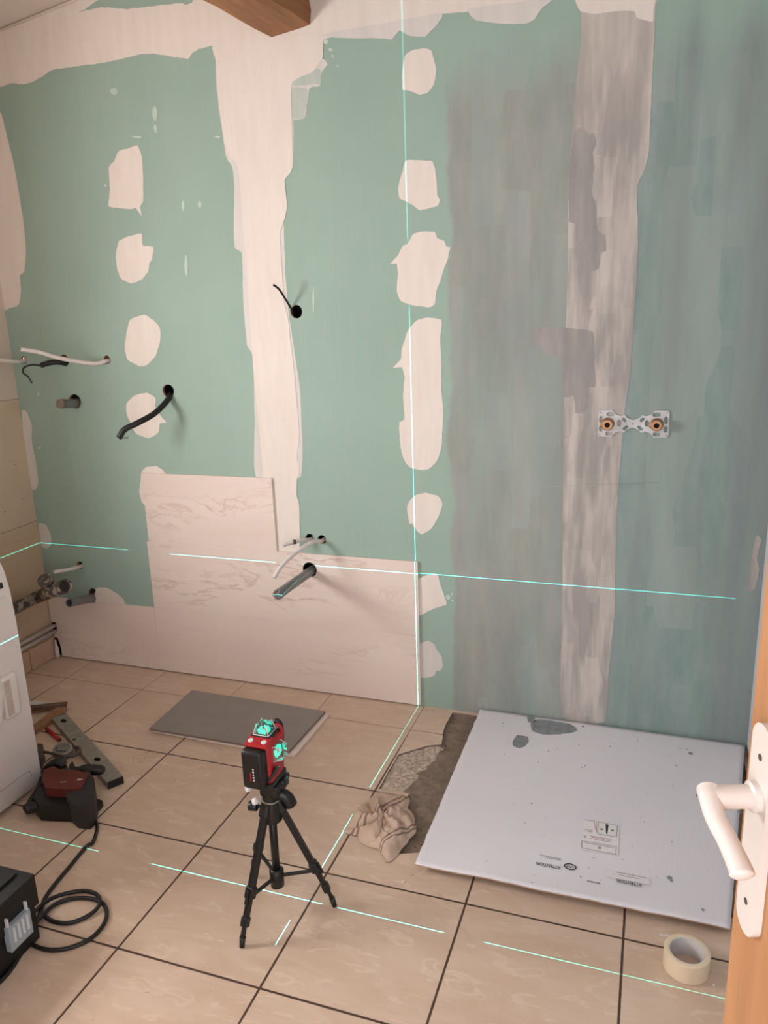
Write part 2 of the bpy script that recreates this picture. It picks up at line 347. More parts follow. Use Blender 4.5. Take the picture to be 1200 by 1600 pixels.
M = dict(
    floor=m_floor(), green=m_green(), comp=m_compound('cream joint compound', rgb(221, 210, 202), rgb(228, 218, 211)),
    thin=m_compound('thin skimmed joint compound', rgb(206, 202, 198), rgb(218, 210, 206)),
    feather=m_compound('greenish feathered compound', rgb(176, 188, 180), rgb(192, 196, 190)),
    speck=m_compound('small compound smear', rgb(176, 196, 184), rgb(206, 214, 206)),
    primed=m_primed(), marble=m_marble(), left=m_leftwall(), card=m_card(), screed=m_screed(), rag=m_rag(), clear=m_clear(),
    plaster=m_wallplaster('cream ceiling plaster', rgb(206, 194, 182), rgb(216, 204, 193)), rightw=m_wallplaster('bluish white side wall', rgb(188, 192, 200), rgb(202, 205, 212)),
    dark=plain('dark cavity and notch shade', rgb(14, 12, 11), 0.95), tan=plain('sawn board core', rgb(186, 138, 100), 0.9, bump=0.3),
    tilecore=plain('grey brown tile biscuit', rgb(128, 112, 104), 0.8), tileback=plain('grey ribbed tile back', rgb(142, 134, 129), 0.75, var=0.05),
    grout=plain('pale joint mortar', rgb(224, 212, 204), 0.9), beam=m_wood('old varnished beam wood', rgb(120, 76, 44), rgb(168, 114, 70), (8, 1.2, 8), False),
    pine=m_wood('warm varnished pine', rgb(158, 108, 70), rgb(186, 136, 94), (9, 9, 1.2)), white=plain('white enamel', rgb(224, 216, 212), 0.3, var=0.02),
    whitep=plain('white plastic pipe', rgb(214, 206, 202), 0.4, var=0.05), bore=plain('dark pipe bore', rgb(40, 36, 34), 0.8), grey=m_greypipe(), dirty=m_dirtypipe(),
    blackr=plain('black rubber', rgb(17, 15, 15), 0.5, bump=0.2), blackp=plain('black plastic', rgb(13, 12, 13), 0.42), blackc=plain('coarse black case plastic', rgb(11, 11, 11), 0.6, bump=0.3, scale=30),
    darkg=plain('charcoal rubber grip', rgb(40, 36, 38), 0.6, bump=0.25), red=plain('red plastic', rgb(166, 24, 32), 0.4), dred=plain('worn dark red shell', rgb(90, 32, 26), 0.45, var=0.2),
    brass=plain('brass', rgb(172, 132, 100), 0.42, 0.8), zinc=plain('zinc plated steel', rgb(186, 184, 184), 0.45, 0.35, bump=0.15), alu=plain('dull scratched aluminium', rgb(150, 143, 134), 0.5, 0.35, var=0.16, scale=40),
    steel=plain('dull steel', rgb(96, 88, 82), 0.45, 0.6), rust=plain('brown worn wood', rgb(150, 110, 82), 0.7, var=0.25, scale=30), rustd=plain('dark worn wood', rgb(104, 80, 68), 0.75, var=0.25, scale=30),
    cream=plain('masking tape', rgb(224, 204, 176), 0.65, var=0.04), core=plain('pale cardboard core', rgb(206, 200, 198), 0.8), ink=plain('black print', rgb(56, 50, 54), 0.7), inkr=plain('dark red print', rgb(150, 66, 78), 0.7),
    inkg=plain('green print', rgb(120, 140, 70), 0.7), label=plain('glossy white sticker', rgb(224, 220, 222), 0.3, var=0.02), spot=plain('dried grey primer drops', rgb(132, 138, 141), 0.6, var=0.2, scale=40),
    handle=plain('white lacquered metal', rgb(212, 202, 195), 0.28, var=0.02), latch=plain('pale blue grey latch', rgb(150, 162, 172), 0.4), beige=plain('beige skirting tile', rgb(196, 166, 140), 0.35),
    glow=emit('green laser glow', (0.02, 0.75, 0.5, 1), 0.75), silver=plain('pearl button', rgb(206, 206, 208), 0.3), brown=plain('brown tape', rgb(150, 118, 92), 0.5))

# ================================================================== SETTING
# -------- back wall: green plasterboard with bored holes and traces of filler, one mesh
bm = BM()
placeW = lambda u, v, w: (u, w, v)
HOLES = [  # centre px, radius, kind
    ((463, 487), .0215, 0), ((263, 611), .024, 0), ((117, 627), .027, 0), ((484, 841), .0165, 0), ((503, 843), .0165, 0), ((125, 883), .016, 0),
    ((146, 929), .0265, 0), ((484, 890), .030, 0), ((167, 562), .0155, 1), ((101, 563), .021, 1), ((38, 562), .014, 1)]
hl = []
for (hx, hy), r, k in HOLES:
    p = fy(hx, hy, 0.0); hl.append(circle(p.x, p.z, r * 1.12, 26, wob=.03 if not k else .1))
plate(bm, [(XL, 0), (XR, 0), (XR, 3.2), (XL, 3.2)], hl, placeW, 0.0125, 0, 1)
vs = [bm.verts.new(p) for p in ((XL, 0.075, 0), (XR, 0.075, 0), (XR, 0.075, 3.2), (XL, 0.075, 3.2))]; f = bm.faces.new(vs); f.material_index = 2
for i in (8, 9, 10):      # loose board core behind the three upper left holes
    (hx, hy), r, k = HOLES[i]; p = fy(hx, hy, 0.0)
    vs = [bm.verts.new((p.x + s * .03, 0.03, p.z + t * .03)) for s, t in ((-1, -1), (1, -1), (1, 1), (-1, 1))]; f = bm.faces.new(vs); f.material_index = 1
def patch(px, mi, amp=0.003, off=0.0008, seed=0, step=0.012, t=0.0008):
    pts = [fy(x, y, 0.0) for x, y in px]; out = ragged([(p.x, p.z) for p in pts], amp, step, seed)
    plate(bm, out, [], lambda u, v, w: (u, -off - w, v), -t if False else 0, mi)
# thin feathered layers first (lowest), then full compound on top
FE, TH, CO, PR, SP = 3, 4, 5, 6, 7
patch([(338, 90), (352, 240), (362, 258), (366, 285), (366, 385), (378, 395), (380, 470), (386, 540), (394, 552), (397, 600), (398, 670), (400, 745), (470, 745), (470, 620), (462, 560), (456, 520), (450, 480), (446, 420), (444, 360), (440, 300), (446, 280), (458, 262), (459, 200), (455, 100)], TH, .0015, .0006, 1)
patch([(446, 110), (500, 90), (512, 100), (503, 112), (500, 134), (484, 138), (476, 184), (454, 186), (448, 150)], TH, .002, .0007, 2)
patch([(452, 138), (480, 140), (475, 183), (456, 185)], FE, .0015, .0011, 3)
patch([(458, 112), (500, 108), (500, 130), (458, 134)], FE, .0015, .0009, 41)
patch([(0, 175), (8, 200), (20, 248), (28, 290), (36, 340), (41, 390), (38, 425), (31, 430), (33, 455), (30, 475), (22, 480), (-20, 485), (-50, 300), (-40, 175)], CO, .0012, .0008, 4)
patch([(34, 642), (42, 643), (50, 665), (50, 690), (58, 730), (60, 755), (55, 766), (45, 760), (38, 700)], TH, .001, .0008, 5)
patch([(60, 818), (72, 820), (80, 838), (80, 852), (74, 857), (65, 853)], TH, .001, .0008, 6)
patch([(150, 920), (165, 918), (180, 925), (192, 935), (200, 955), (150, 955)], CO, .001, .0008, 7)
plate(bm, [(XL + .001, .004), (-.800, .004), (-.800, .185), (XL + .001, .185)], [], lambda u, v, w: (u, -.0006, v), 0, 2)  # flat dark patch on the board, painted as the shade inside the tile notch
# top band
patch([(-80, 150), (0, 136), (20, 130), (30, 132), (50, 129), (66, 120), (82, 109), (110, 105), (172, 96), (192, 92), (220, 85), (240, 84), (295, 92), (300, 83), (330, 72), (505, 62), (520, 56), (560, 51), (600, 44), (640, 35), (690, 22), (735, 18), (745, 14), (800, 8), (865, -2), (900, -200), (-120, -200)], CO, .003, .0010, 8)
patch([(500, 56), (545, 60), (600, 60), (612, 62), (624, 48), (640, 56), (665, 57), (685, 36), (692, 20), (600, 36), (520, 50)], TH, .002, .0014, 9)
patch([(730, 14), (735, 25), (745, 33), (780, 37), (820, 38), (835, 30), (848, 12), (866, -4), (800, 4)], TH, .002, .0014, 10)
patch([(118, 20), (130, 17), (165, -4), (305, -4), (300, 5), (290, 8), (285, 5), (200, 14), (160, 11)], 0, .003, .0014, 11)
# central joint
patch([(337, 64), (338, 100), (345, 185), (356, 240), (370, 255), (374, 275), (378, 330), (384, 400), (388, 460), (392, 520), (395, 560), (402, 640), (408, 700), (412, 760), (425, 880), (467, 880), (468, 790), (464, 775), (464, 750), (468, 740), (468, 722), (464, 718), (468, 680), (466, 650), (460, 580), (454, 530), (450, 495), (444, 470), (441, 420), (438, 365), (446, 340), (449, 320), (445, 282), (454, 270), (458, 258), (457, 200), (456, 130), (490, 112), (498, 100), (505, 90), (505, 66), (500, 52)], CO, .0012, .0018, 12)
# blobs over screws, left stud
blobsL = [[(170, 262), (172, 295), (170, 322), (186, 325), (205, 327), (212, 325), (222, 338), (219, 322), (224, 315), (224, 280), (222, 245), (215, 227), (200, 232), (186, 236), (178, 252)],
 [(184, 382), (186, 376), (205, 368), (222, 365), (223, 383), (240, 386), (238, 405), (234, 410), (232, 425), (222, 436), (205, 443), (190, 436), (183, 420), (181, 400)],
 [(205, 498), (225, 492), (240, 500), (250, 512), (251, 530), (244, 555), (230, 570), (218, 572), (200, 562), (195, 545), (197, 525), (200, 510)],
 [(197, 632), (210, 618), (230, 614), (243, 622), (244, 640), (260, 660), (250, 662), (248, 676), (232, 685), (212, 677), (205, 662), (199, 650)],
 [(222, 736), (228, 730), (245, 728), (254, 734), (260, 745), (240, 790), (232, 792), (222, 785), (218, 768), (220, 750)]]
for i, b in enumerate(blobsL): patch(b, CO, .0018, .0010, 20 + i, .008)
blobsR = [[(634, 85), (645, 78), (662, 75), (674, 79), (678, 92), (682, 108), (678, 132), (668, 145), (655, 148), (640, 142), (629, 140), (628, 118), (630, 98)],
 [(634, 251), (655, 250), (676, 252), (682, 275), (684, 305), (688, 312), (684, 322), (670, 325), (655, 329), (645, 320), (625, 310), (622, 292), (628, 272)],
 [(646, 365), (662, 362), (680, 363), (683, 372), (694, 376), (698, 385), (704, 386), (700, 405), (694, 420), (688, 440), (682, 455), (680, 475), (672, 480), (645, 477), (626, 470), (620, 455), (622, 430), (620, 412), (610, 413), (622, 398), (630, 384), (636, 382)],
 [(634, 524), (640, 512), (652, 500), (668, 496), (690, 500), (688, 530), (690, 570), (690, 610), (693, 640), (692, 670), (690, 700), (682, 722), (666, 735), (640, 730), (630, 715), (625, 690), (624, 660), (632, 655), (630, 620), (632, 590), (628, 574), (614, 575), (626, 562), (628, 545)],
 [(640, 782), (650, 773), (665, 770), (685, 775), (692, 788), (684, 810), (674, 826), (660, 835), (652, 830), (644, 818), (640, 818), (637, 802), (636, 792)],
 [(650, 907), (682, 896), (688, 912), (690, 920), (697, 938), (697, 945), (680, 950), (650, 962)],
 [(650, 1010), (668, 1001), (678, 1005), (682, 1015), (690, 1025), (692, 1040), (688, 1048), (682, 1048), (678, 1056), (665, 1059), (650, 1055)]]
for i, b in enumerate(blobsR): patch(b, CO if i < 6 else TH, .0018, .0010, 30 + i, .008)
for i, (x, y, w, h) in enumerate([(178, 143, 6, 6), (242, 178, 4, 12), (243, 201, 3, 7), (286, 322, 2, 9), (312, 320, 3, 6), (291, 415, 3, 17), (165, 290, 2, 2), (490, 470, 1.6, 22), (700, 933, 4, 4), (706, 928, 2, 2), (707, 938, 2, 2), (517, 78, 4, 3), (520, 88, 3, 3), (528, 103, 2, 2), (508, 65, 6, 4), (445, 325, 3, 8), (60, 616, 2, 3), (62, 700, 2, 2), (214, 214, 8, 1.5), (340, 214, 5, 1.2)]):
    patch([(x - w, y), (x - w * .6, y - h * .8), (x + w * .3, y - h), (x + w, y - h * .2), (x + w * .5, y + h), (x - w * .4, y + h * .7)], SP, .001, .0010, 50 + i, .004)
# right-hand joint, primed over
patch([(896, -30), (898, -5), (908, 20), (908, 70), (902, 110), (896, 190), (888, 270), (887, 400), (884, 520), (880, 700), (879, 900), (878, 1118), (945, 1128), (952, 1040), (960, 960), (962, 880), (965, 780), (975, 650), (984, 590), (992, 480), (997, 400), (996, 290), (1004, 274), (1014, 240), (1018, 150), (1022, 70), (1024, 12), (1030, -30)], PR, .0015, .0009, 60)
patch([(896, -30), (898, 0), (907, 18), (930, 22), (960, 18), (992, 18), (994, 28), (1020, 34), (1022, 12), (1026, -30)], CO, .0015, .0016, 61)
# primer smear reaching over the joint on the left, and pale smears near the right corner
patch([(897, 208), (905, 200), (914, 202), (920, 210), (929, 208), (931, 228), (926, 238), (928, 262), (925, 300), (932, 318), (934, 360), (946, 368), (947, 392), (938, 396), (936, 420), (920, 424), (918, 380), (900, 378), (898, 350), (889, 346), (889, 262)], 8, .003, .0012, 62)
patch([(830, 514), (868, 512), (890, 513), (927, 519), (929, 570), (930, 604), (920, 606), (918, 640), (900, 645), (896, 618), (880, 620), (878, 560), (850, 556), (846, 540), (832, 540)], 8, .003, .0013, 63)
patch([(1183, 835), (1190, 845), (1183, 870), (1186, 890), (1180, 920), (1170, 925), (1172, 890), (1176, 860)], PR, .002, .0010, 64)
backwall = obj('wall_back', bm, [M['green'], M['tan'], M['dark'], M['feather'], M['thin'], M['comp'], M['primed'], M['speck'], m_compound('grey primer smear', rgb(146, 142, 140), rgb(166, 160, 157))], auto=False)
struct(backwall)
# -------- other walls and ceiling
def wallbox(name, c, s, m):
    b = BM(); box(b, c, s); return struct(obj(name, b, m))
bm = BM()     # left wall with a window opening outside the frame
plate(bm, [(YF, 0), (0, 0), (0, 3.0), (YF, 3.0)], [[(-2.08, 0.95), (-2.08, 1.9), (-1.16, 1.9), (-1.16, 0.95)]], lambda u, v, w: (XL - w, u, v), 0.2)
lw = struct(obj('wall_left', bm, M['left']))
bm = BM()
for (a0, a1, b0, b1) in ((-2.08, -1.16, .95, .985), (-2.08, -1.16, 1.865, 1.9), (-2.08, -2.045, .95, 1.9), (-1.195, -1.16, .95, 1.9), (-1.64, -1.60, .95, 1.9)):
    box(bm, (XL - .13, (a0 + a1) / 2, (b0 + b1) / 2), (.05, a1 - a0, b1 - b0), bevel=.004)
struct(obj('window_1', bm, M['white']))
wallbox('wall_right', (XR + .05, YF / 2, 1.6), (.1, -YF + .0, 3.2), M['rightw'])
bm = BM(); plate(bm, [(XL, 0), (1.2, 0), (1.2, 2.2), (2.13, 2.2), (2.13, 0), (XR, 0), (XR, 3.2), (XL, 3.2)], [], lambda u, v, w: (u, YF - w, v), 0.12)
struct(obj('wall_front', bm, M['plaster']))
bm = BM()
def cz(x): return 2.715 + 0.14 * x
vs = [bm.verts.new(p) for p in ((XL - .02, 0.0, cz(XL)), (XR, 0.0, cz(XR)), (XR, YF, cz(XR)), (XL - .02, YF, cz(XL)), (XL - .02, 0.0, cz(XL) + .08), (XR, 0.0, cz(XR) + .08), (XR, YF, cz(XR) + .08), (XL - .02, YF, cz(XL) + .08))]
for q in ((0, 1, 2, 3), (7, 6, 5, 4), (0, 4, 5, 1), (1, 5, 6, 2), (2, 6, 7, 3), (3, 7, 4, 0)): bm.faces.new([vs[i] for i in q])
struct(obj('ceiling', bm, M['plaster']))
bm = BM()     # thin shrinkage line of plaster in the ceiling corner
tube(bm, [(XL, -.004, cz(XL) - .003), (0.4, -.004, cz(0.4) - .003)], .005, 6); struct(obj('trim_1', bm, M['plaster']))
# -------- floor slab with the opened area for the shower
open_px = [(712, 1103), (690, 1165), (672, 1170), (650, 1172), (622, 1180), (590, 1230), (640, 1245)]
op = [fz(x, y, 0) for x, y in open_px]
outline = [(1.087, -.004), (1.082, -.10), (1.075, -.262), (1.035, -.285), (0.985, -.315)]
a = fz(690, 1163); b = fz(665, 1166); c = fz(622, 1179); d = fz(592, 1232); e = fz(640, 1240); g = fz(588, 1332); h_ = fz(655, 1332)
edgeL = [(1.088, -.02), (1.085, -.14), (a.x, a.y), (b.x, b.y), (c.x, c.y), (d.x, d.y), (e.x, e.y), (e.x + .002, (e.y + g.y) / 2), (g.x + .03, g.y + .0), (h_.x, h_.y - .0)]
hole = edgeL + [(2.06, -.84), (2.125, -.84), (2.125, -.02)]
hole = ragged(hole, .0035, .02, 3, False)
bm = BM(); plate(bm, [(XL, 0), (XL, YF - .6), (XR, YF - .6), (XR, 0)], [hole], lambda u, v, w: (u, v, -w), 0.02, 0, 1)
struct(obj('floor', bm, [M['floor'], M['tilecore']]))
# mortar bed in the opening, its rough surface a displaced grid
bm = BM(); nx, ny = 90, 80; X0, X1, Y0, Y1 = 0.94, 2.135, -0.90, -0.004; G = {}
for i in range(nx + 1):
    for j in range(ny + 1):
        x = X0 + (X1 - X0) * i / nx; y = Y0 + (Y1 - Y0) * j / ny
        z = -0.010 + .0025 * noise.noise(Vector((x * 22, y * 22, 1))) + .0015 * noise.noise(Vector((x * 80, y * 80, 3)))
        rim = noise.noise(Vector((x * 60, y * 60, 9)))
        ad = max(0, min(1, ((1.105 + .02 * noise.noise(Vector((y * 30, 0, 0)))) + (y + .3) * .14 - x) / .012)) * (1 if y < -.26 else 0)
        z += ad * (.004 + .0025 * rim)                     # old adhesive left where the tile broke away
        inb = min(1, max(0, (x - 1.225) / .02)) * min(1, max(0, (y + .80) / .02)) * min(1, max(0, (2.10 - x) / .02))
        z = z * (1 - inb) + inb * 0.021                   # packed up under the cardboard
        z = min(z, -0.002) if y < -.835 or y > -.015 or x < 1.0 else z
        G[i, j] = bm.verts.new((x, y, z))
for i in range(nx):
    for j in range(ny):
        f = bm.faces.new((G[i, j], G[i + 1, j], G[i + 1, j + 1], G[i, j + 1])); f.smooth = True
        cx_, cy_ = G[i, j].co.x, G[i, j].co.y
        if False and cx_ < 1.105 + (cy_ + .3) * .14 + .02 * noise.noise(Vector((cy_ * 30, 0, 0))): f.material_index = 1
def m_adh():
    n = N('crumbly pale tile adhesive'); f = n.noise(90, 6, None, .7); c = n.mix(n.ramp(f, [(0.35, 0), (0.62, 1)]), rgb(132, 112, 98), rgb(206, 188, 174)); n.bump(f, .9, .004); return n.base(c, .95)
struct(obj('trim_2', bm, [M['screed'], m_adh()])).name = 'mortar_bed'
# -------- skirting tiles on the left wall, cracks between them
for (y0, y1) in ((-.168, -.012), (-.50, -.172), (-.83, -.504)):
    bm = BM(); box(bm, (XL + .005, (y0 + y1) / 2, .052), (.010, y1 - y0, .100), bevel=.0015)
    struct(obj('baseboard_left', bm, M['beige']))

# ================================================================== WALL TILES
def wtile(name, pts, holes, label, y=-.0105, t=.009):
    bm = BM(); plate(bm, pts, holes, lambda u, v, w: (u, y + w, v), t, 0, 1)
    for f in bm.faces:
        if abs(f.normal.y) < .5: pass
    o = obj(name, bm, [M['marble'], M['tilecore']])
    return tag(o, label, 'tile', 'marble effect wall tiles')
h1, h2, h3 = .3063, .6081, .9079
z0 = .006; xa = -.2622; xv = .9560
cl = fy(83, 1030, -.01).x; jx = -.845
ln = [(jx, h1 - .003), (jx, .175), (jx + .028, .175), (jx + .028, .125), (jx + .004, .125), (jx + .004, .097), (jx + .024, .097), (jx + .034, .06), (jx + .036, z0), (xa - .0012, z0), (xa - .0012, h1 - .003)]
pk = fy(145, 933, -.01)
cut = [(xa - .0012, h1 - .003)] + [(pk.x + .0285 * math.cos(t), pk.z + .0285 * math.sin(t)) for t in [math.radians(q) for q in (-8, -30, -60, -90, -120, -150, -172)] if pk.z + .0285 * math.sin(t) < h1 - .004]
wtile('wall_tile', ln[:-1] + cut, [], 'marble wall tile on bottom row in left corner, notched around pipes')
wtile('wall_tile', [(xa + .0012, z0), (xv, z0), (xv, h1 - .0012), (xa + .0012, h1 - .0012)], [], 'long marble wall tile on bottom row right, standing on the floor')
pi_ = fy(484, 890, -.01)
wtile('wall_tile', [(xa + .004, h1 + .0012), (xv, h1 + .0012), (xv, h2 - .0012), (xa + .004, h2 - .0012)], [circle(pi_.x, pi_.z, .0305, 28)], 'long marble wall tile of second row, bored for the grey drain pipe')
wtile('wall_tile', [(-.2475, h2 + .0012), (.3630, h2 + .0012), (.3625, h3), (-.2465, h3)], [], 'topmost marble wall tile, a half length piece below the left studs')
bm = BM()   # pale mortar visible in the joints
box(bm, ((xa + xv) / 2 + .003, -.006, h1), (xv - xa - .012, .006, .0030)); box(bm, (.06, -.006, h2), (.600, .006, .0030)); box(bm, (xa, -.006, .155), (.0024, .006, .29))
struct(obj('trim_3', bm, M['grout']))

# ================================================================== CEILING BEAM
bm = BM()
b0 = Vector((.479, 0, 2.445)); b1 = Vector((.628, 0, 2.462)); slope = Vector((-.12, -1, 0)).normalized()
prof = [b0, b0.lerp(b1, .80) + Vector((0, 0, .0)), b1 + Vector((-.004, 0, .003)), b1 + Vector((.002, 0, .045)), b1 + Vector((-.045, 0, .35)), b0 + Vector((-.006, 0, .35)), b0 + Vector((-.008, 0, .03)), b0 + Vector((-.004, 0, .006))]
rings = []
for k in range(30):
    s = k / 29 * 2.75; R_ = []
    for q, p in enumerate(prof):
        v = p + Vector((-.128 * s, -s, 0)) + Vector((1, 0, 1)) * .004 * noise.noise(Vector((q * 3.1, s * 5, 2)))
        if q == 0 or q == 7: v = v + Vector((-.006, 0, .006)) * (1 + noise.noise(Vector((s * 9, q, 8)))) * min(1, s * 8)
        if k == 0: v.y = 0.0
        R_.append(bm.verts.new(v))
    rings.append(R_)
n_ = len(prof)
for A, B in zip(rings, rings[1:]):
    for k in range(n_): bm.faces.new((A[k], A[(k + 1) % n_], B[(k + 1) % n_], B[k]))
bm.faces.new(rings[0]); bm.faces.new(rings[-1])
tag(obj('ceiling_beam', bm, M['beam']), 'old brown wooden beam running out from the top of the back wall', 'beam')

# ================================================================== PIPES AND CABLES IN THE BACK WALL
def pipe(name, label, cat, hole, tip, ytip, r, m, hollow=.0018, mid=None, group=None, inside=.05, hy=0.0):
    """leaves its hole square to the wall and bends to its tip"""
    H = fy(hole[0], hole[1], hy); E_ = fy(tip[0], tip[1], ytip)
    pts = [Vector((H.x, inside, H.z)), H]
    if mid:
        for (x, y, yy) in mid: pts.append(fy(x, y, yy))
    pts.append(E_)
    root = thing(name, label, cat, (H.x, H.y, H.z), group); bm = BM(); sp = spline(pts, 8); tube(bm, sp, r, 16, hollow=hollow)
    body = obj('pipe_body', bm, m, root)
    d = (sp[-1] - sp[-2]).normalized(); bm = BM(); lathe(bm, [(r - hollow, 0), (r - hollow, .001)], sp[-1] - d * .006, d, 16)
    obj('bore', bm, M['bore'], root)
    return root, sp
pipe('water_pipe', 'long white water pipe bending left from the topmost row of holes', 'pipe', (167, 564), (33, 546), -.20, .0085, M['whitep'], mid=[(145, 568, -.04), (95, 560, -.12), (60, 550, -.17)])
pipe('water_pipe', 'white water pipe leaving through the leftmost hole toward the photo edge', 'pipe', (38, 564), (-40, 556), -.17, .0080, M['whitep'], mid=[(20, 565, -.06)])
pipe('water_pipe', 'short white water pipe above the lowest left drain pipe', 'pipe', (126, 885), (84, 894), -.13, .0082, M['whitep'], mid=[(112, 889, -.06)])
r_, sp_ = pipe('water_pipe', 'white water pipe with grey crimp ring above the marble tiles', 'pipe', (485, 843), (441, 852), -.10, .0078, M['whitep'], mid=[(468, 845, -.05)])
bm = BM(); k = int(len(sp_) * .72); tube(bm, [sp_[k], sp_[k] + (sp_[k + 1] - sp_[k]).normalized() * .012], .0092, 16); obj('crimp_ring', bm, M['steel'], r_)
pipe('water_pipe', 'long white water pipe curving down from the hole right of the plaster joint', 'pipe', (503, 845), (428, 903), -.24, .0082, M['whitep'], mid=[(487, 848, -.06), (458, 867, -.15), (438, 887, -.21)])
r_, sp_ = pipe('drain_pipe', 'grey taped drain pipe stub near the three upper left holes', 'pipe', (118, 630), (94, 631), -.085, .0185, M['grey'], hollow=.003)
bm = BM(); d = (sp_[-1] - sp_[-4]).normalized()
for k in range(5):
    a, b_ = frame_of(d); off = (a * ((k - 2) * .0065))
    box(bm, sp_[-1] + d * .004 + off, (.0045, .002, .030), rot=Matrix.Rotation(.5, 3, 'Y'))
lathe(bm, [(.0195, 0), (.0195, .015)], sp_[-1] - d * .012, d, 20)
obj('tape_wrap', bm, M['tilecore'], r_)
pipe('drain_pipe', 'lowest left grey drain pipe over the notched marble tile', 'pipe', (145, 934), (108, 942), -.16, .0185, M['grey'], hollow=.003)
r_, sp_ = pipe('drain_pipe', 'long grey drain pipe sticking out of the bored marble tile', 'pipe', (485, 893), (434, 929), -.345, .0185, M['grey'], hollow=.003, hy=-.01)
bm = BM(); d = (sp_[-1] - sp_[-4]).normalized(); lathe(bm, [(.0192, 0), (.0205, .004), (.0192, .012)], sp_[-1] - d * .014, d, 20)
for k in range(6):
    t = k * 1.05; a, b_ = frame_of(d); box(bm, sp_[-1] + (a * math.cos(t) + b_ * math.sin(t)) * .014, (.010, .004, .012), rot=Matrix.Rotation(t, 3, 'X'), bevel=.001)
obj('torn_tape_end', bm, M['grey'], r_)
# black conduit with a stripped wire from the brown middle hole
def cable(name, label, pts, r, m, extra=None, cat='cable'):
    P = [fy(*p) for p in pts]; root = thing(name, label, cat, P[1]); bm = BM(); sp = spline(P, 8)
    tube(bm, sp, r, 14); obj('sheath', bm, m, root); return root, sp
r_, s_ = cable('electric_conduit', 'thick black conduit with a thin hooked wire in the upper left holes', [(104, 568, .03), (103, 568, 0), (92, 566, -.03), (78, 567, -.05), (64, 571, -.065)], .0105, M['blackr'])
bm = BM(); tube(bm, spline([fy(64, 571, -.06), fy(50, 570, -.08), fy(38, 574, -.09), (fy(36, 582, -.09)), fy(44, 589, -.08), fy(50, 599, -.075)], 6), [.0035] * 25 + [.0025] * 6, 8); obj('stripped_wire', bm, M['blackr'], r_)
r_, s_ = cable('electric_conduit', 'black electric conduit drooping left from the round hole below the blobs', [(266, 616, .03), (266, 618, 0), (258, 630, -.035), (240, 647, -.10), (215, 661, -.16), (195, 671, -.19), (186, 684, -.20)], .0115, M['blackr'])
bm = BM(); tube(bm, [fy(187, 684, -.20), fy(200, 684, -.20)], .0025, 8); obj('copper_end', bm, M['steel'], r_)
cable('electric_cable', 'thin dark cable curling up from the hole beside the plaster joint', [(462, 492, .03), (457, 485, 0.0), (452, 477, -.015), (444, 464, -.045), (436, 452, -.07), (427, 445, -.085)], .0040, M['blackr'])

# ---- old waste branch in the left corner
bm = BM(); root = thing('waste_branch', 'old plaster smeared waste pipe with Y branch in the left corner', 'pipe', (-.78, -.2, .33))
A_ = fx(10, 940, -.79); A_ = Vector((-.79, -.62, .335)); B_ = fx(62, 931, -.79)
tube(bm, [A_, B_], .026, 20); obj('pipe_body', bm, m_dirtypipe(), root)
bm = BM(); C1 = fy(102, 916, -.215); tube(bm, [B_ + (A_ - B_).normalized() * .02, B_.lerp(C1, .4), C1 + (C1 - B_) * .0], [.028, .029, .029], 20, hollow=.004); tube(bm, [C1 - (C1 - B_).normalized() * .03, C1], .031, 20, hollow=.005); obj('socket', bm, M['dirty'], root)
bm = BM(); mid = B_.lerp(C1, .45); C2 = fy(70, 905, -.20); tube(bm, [mid, C2], .027, 20, hollow=.004); tube(bm, [C2 - (C2 - mid).normalized() * .02, C2], .031, 20, hollow=.005); obj('branch', bm, M['dirty'], root)
for q, (p, dd) in enumerate(((C1, (C1 - B_)), (C2, (C2 - mid)))):
    bm = BM(); lathe(bm, [(.0265, 0), (.0265, .001)], p - dd.normalized() * .012, dd, 20); obj('bore', bm, M['bore'], root)
# ---- twin heating pipes
for k, (pa, pb, lab) in enumerate((((20, 1009), (87, 977), 'upper of two white heating pipes along the left wall'), ((20, 1026), (87, 986), 'lower of two white heating pipes along the left wall'))):
    q = fx(*pb, -.825); zz = q.z; bm = BM(); tube(bm, [(-.828, -.72, zz - .004), (-.828, -.006, zz)], .0085, 16)
    tag(obj('heating_pipe', bm, M['whitep']), lab, 'pipe')
bm = BM(); q = fy(86, 1030, -.018); lathe(bm, [(.0095, 0), (.010, .015), (.010, .045), (.0055, .065), (.0045, .088)], (-.826, -.022, .002), (0, 0, 1), 16)
tag(obj('pipe_stub', bm, M['whitep']), 'small tapered white pipe stub on the floor in the corner notch', 'pipe')

# ================================================================== SHOWER VALVE PLATE
vl = fy(949, 664, -.03); vr = fy(1026, 665, -.03); vc = fy(989, 662, -.002)
root = thing('valve_plate', 'perforated zinc mounting plate with two brass elbows for the shower tap', 'plumbing', (vc.x, 0, vc.z))
hw = .112; S = []
half = [(-.112, .036), (-.108, .044), (-.068, .045), (-.055, .030), (-.040, .026), (-.026, .029), (-.020, .020), (0, .013)]
topo = half + [(-x, y) for x, y in reversed(half[:-1])]; bot = [(-x, -y) for x, y in topo]
ol = [(vc.x + x, vc.z + y) for x, y in topo[::-1]] + [(vc.x + x, vc.z + y) for x, y in bot[::-1]]
def slot(cx, cy, a, b, rot):
    o = []
    for t in range(16):
        tt = 2 * math.pi * t / 16; x = math.copysign(abs(math.cos(tt)) ** .6, math.cos(tt)) * a; y = math.sin(tt) * b * (1.2 if b > .004 else 1)
        o.append((vc.x + cx + x * math.cos(rot) - y * math.sin(rot), vc.z + cy + x * math.sin(rot) + y * math.cos(rot)))
    return o
hs = []
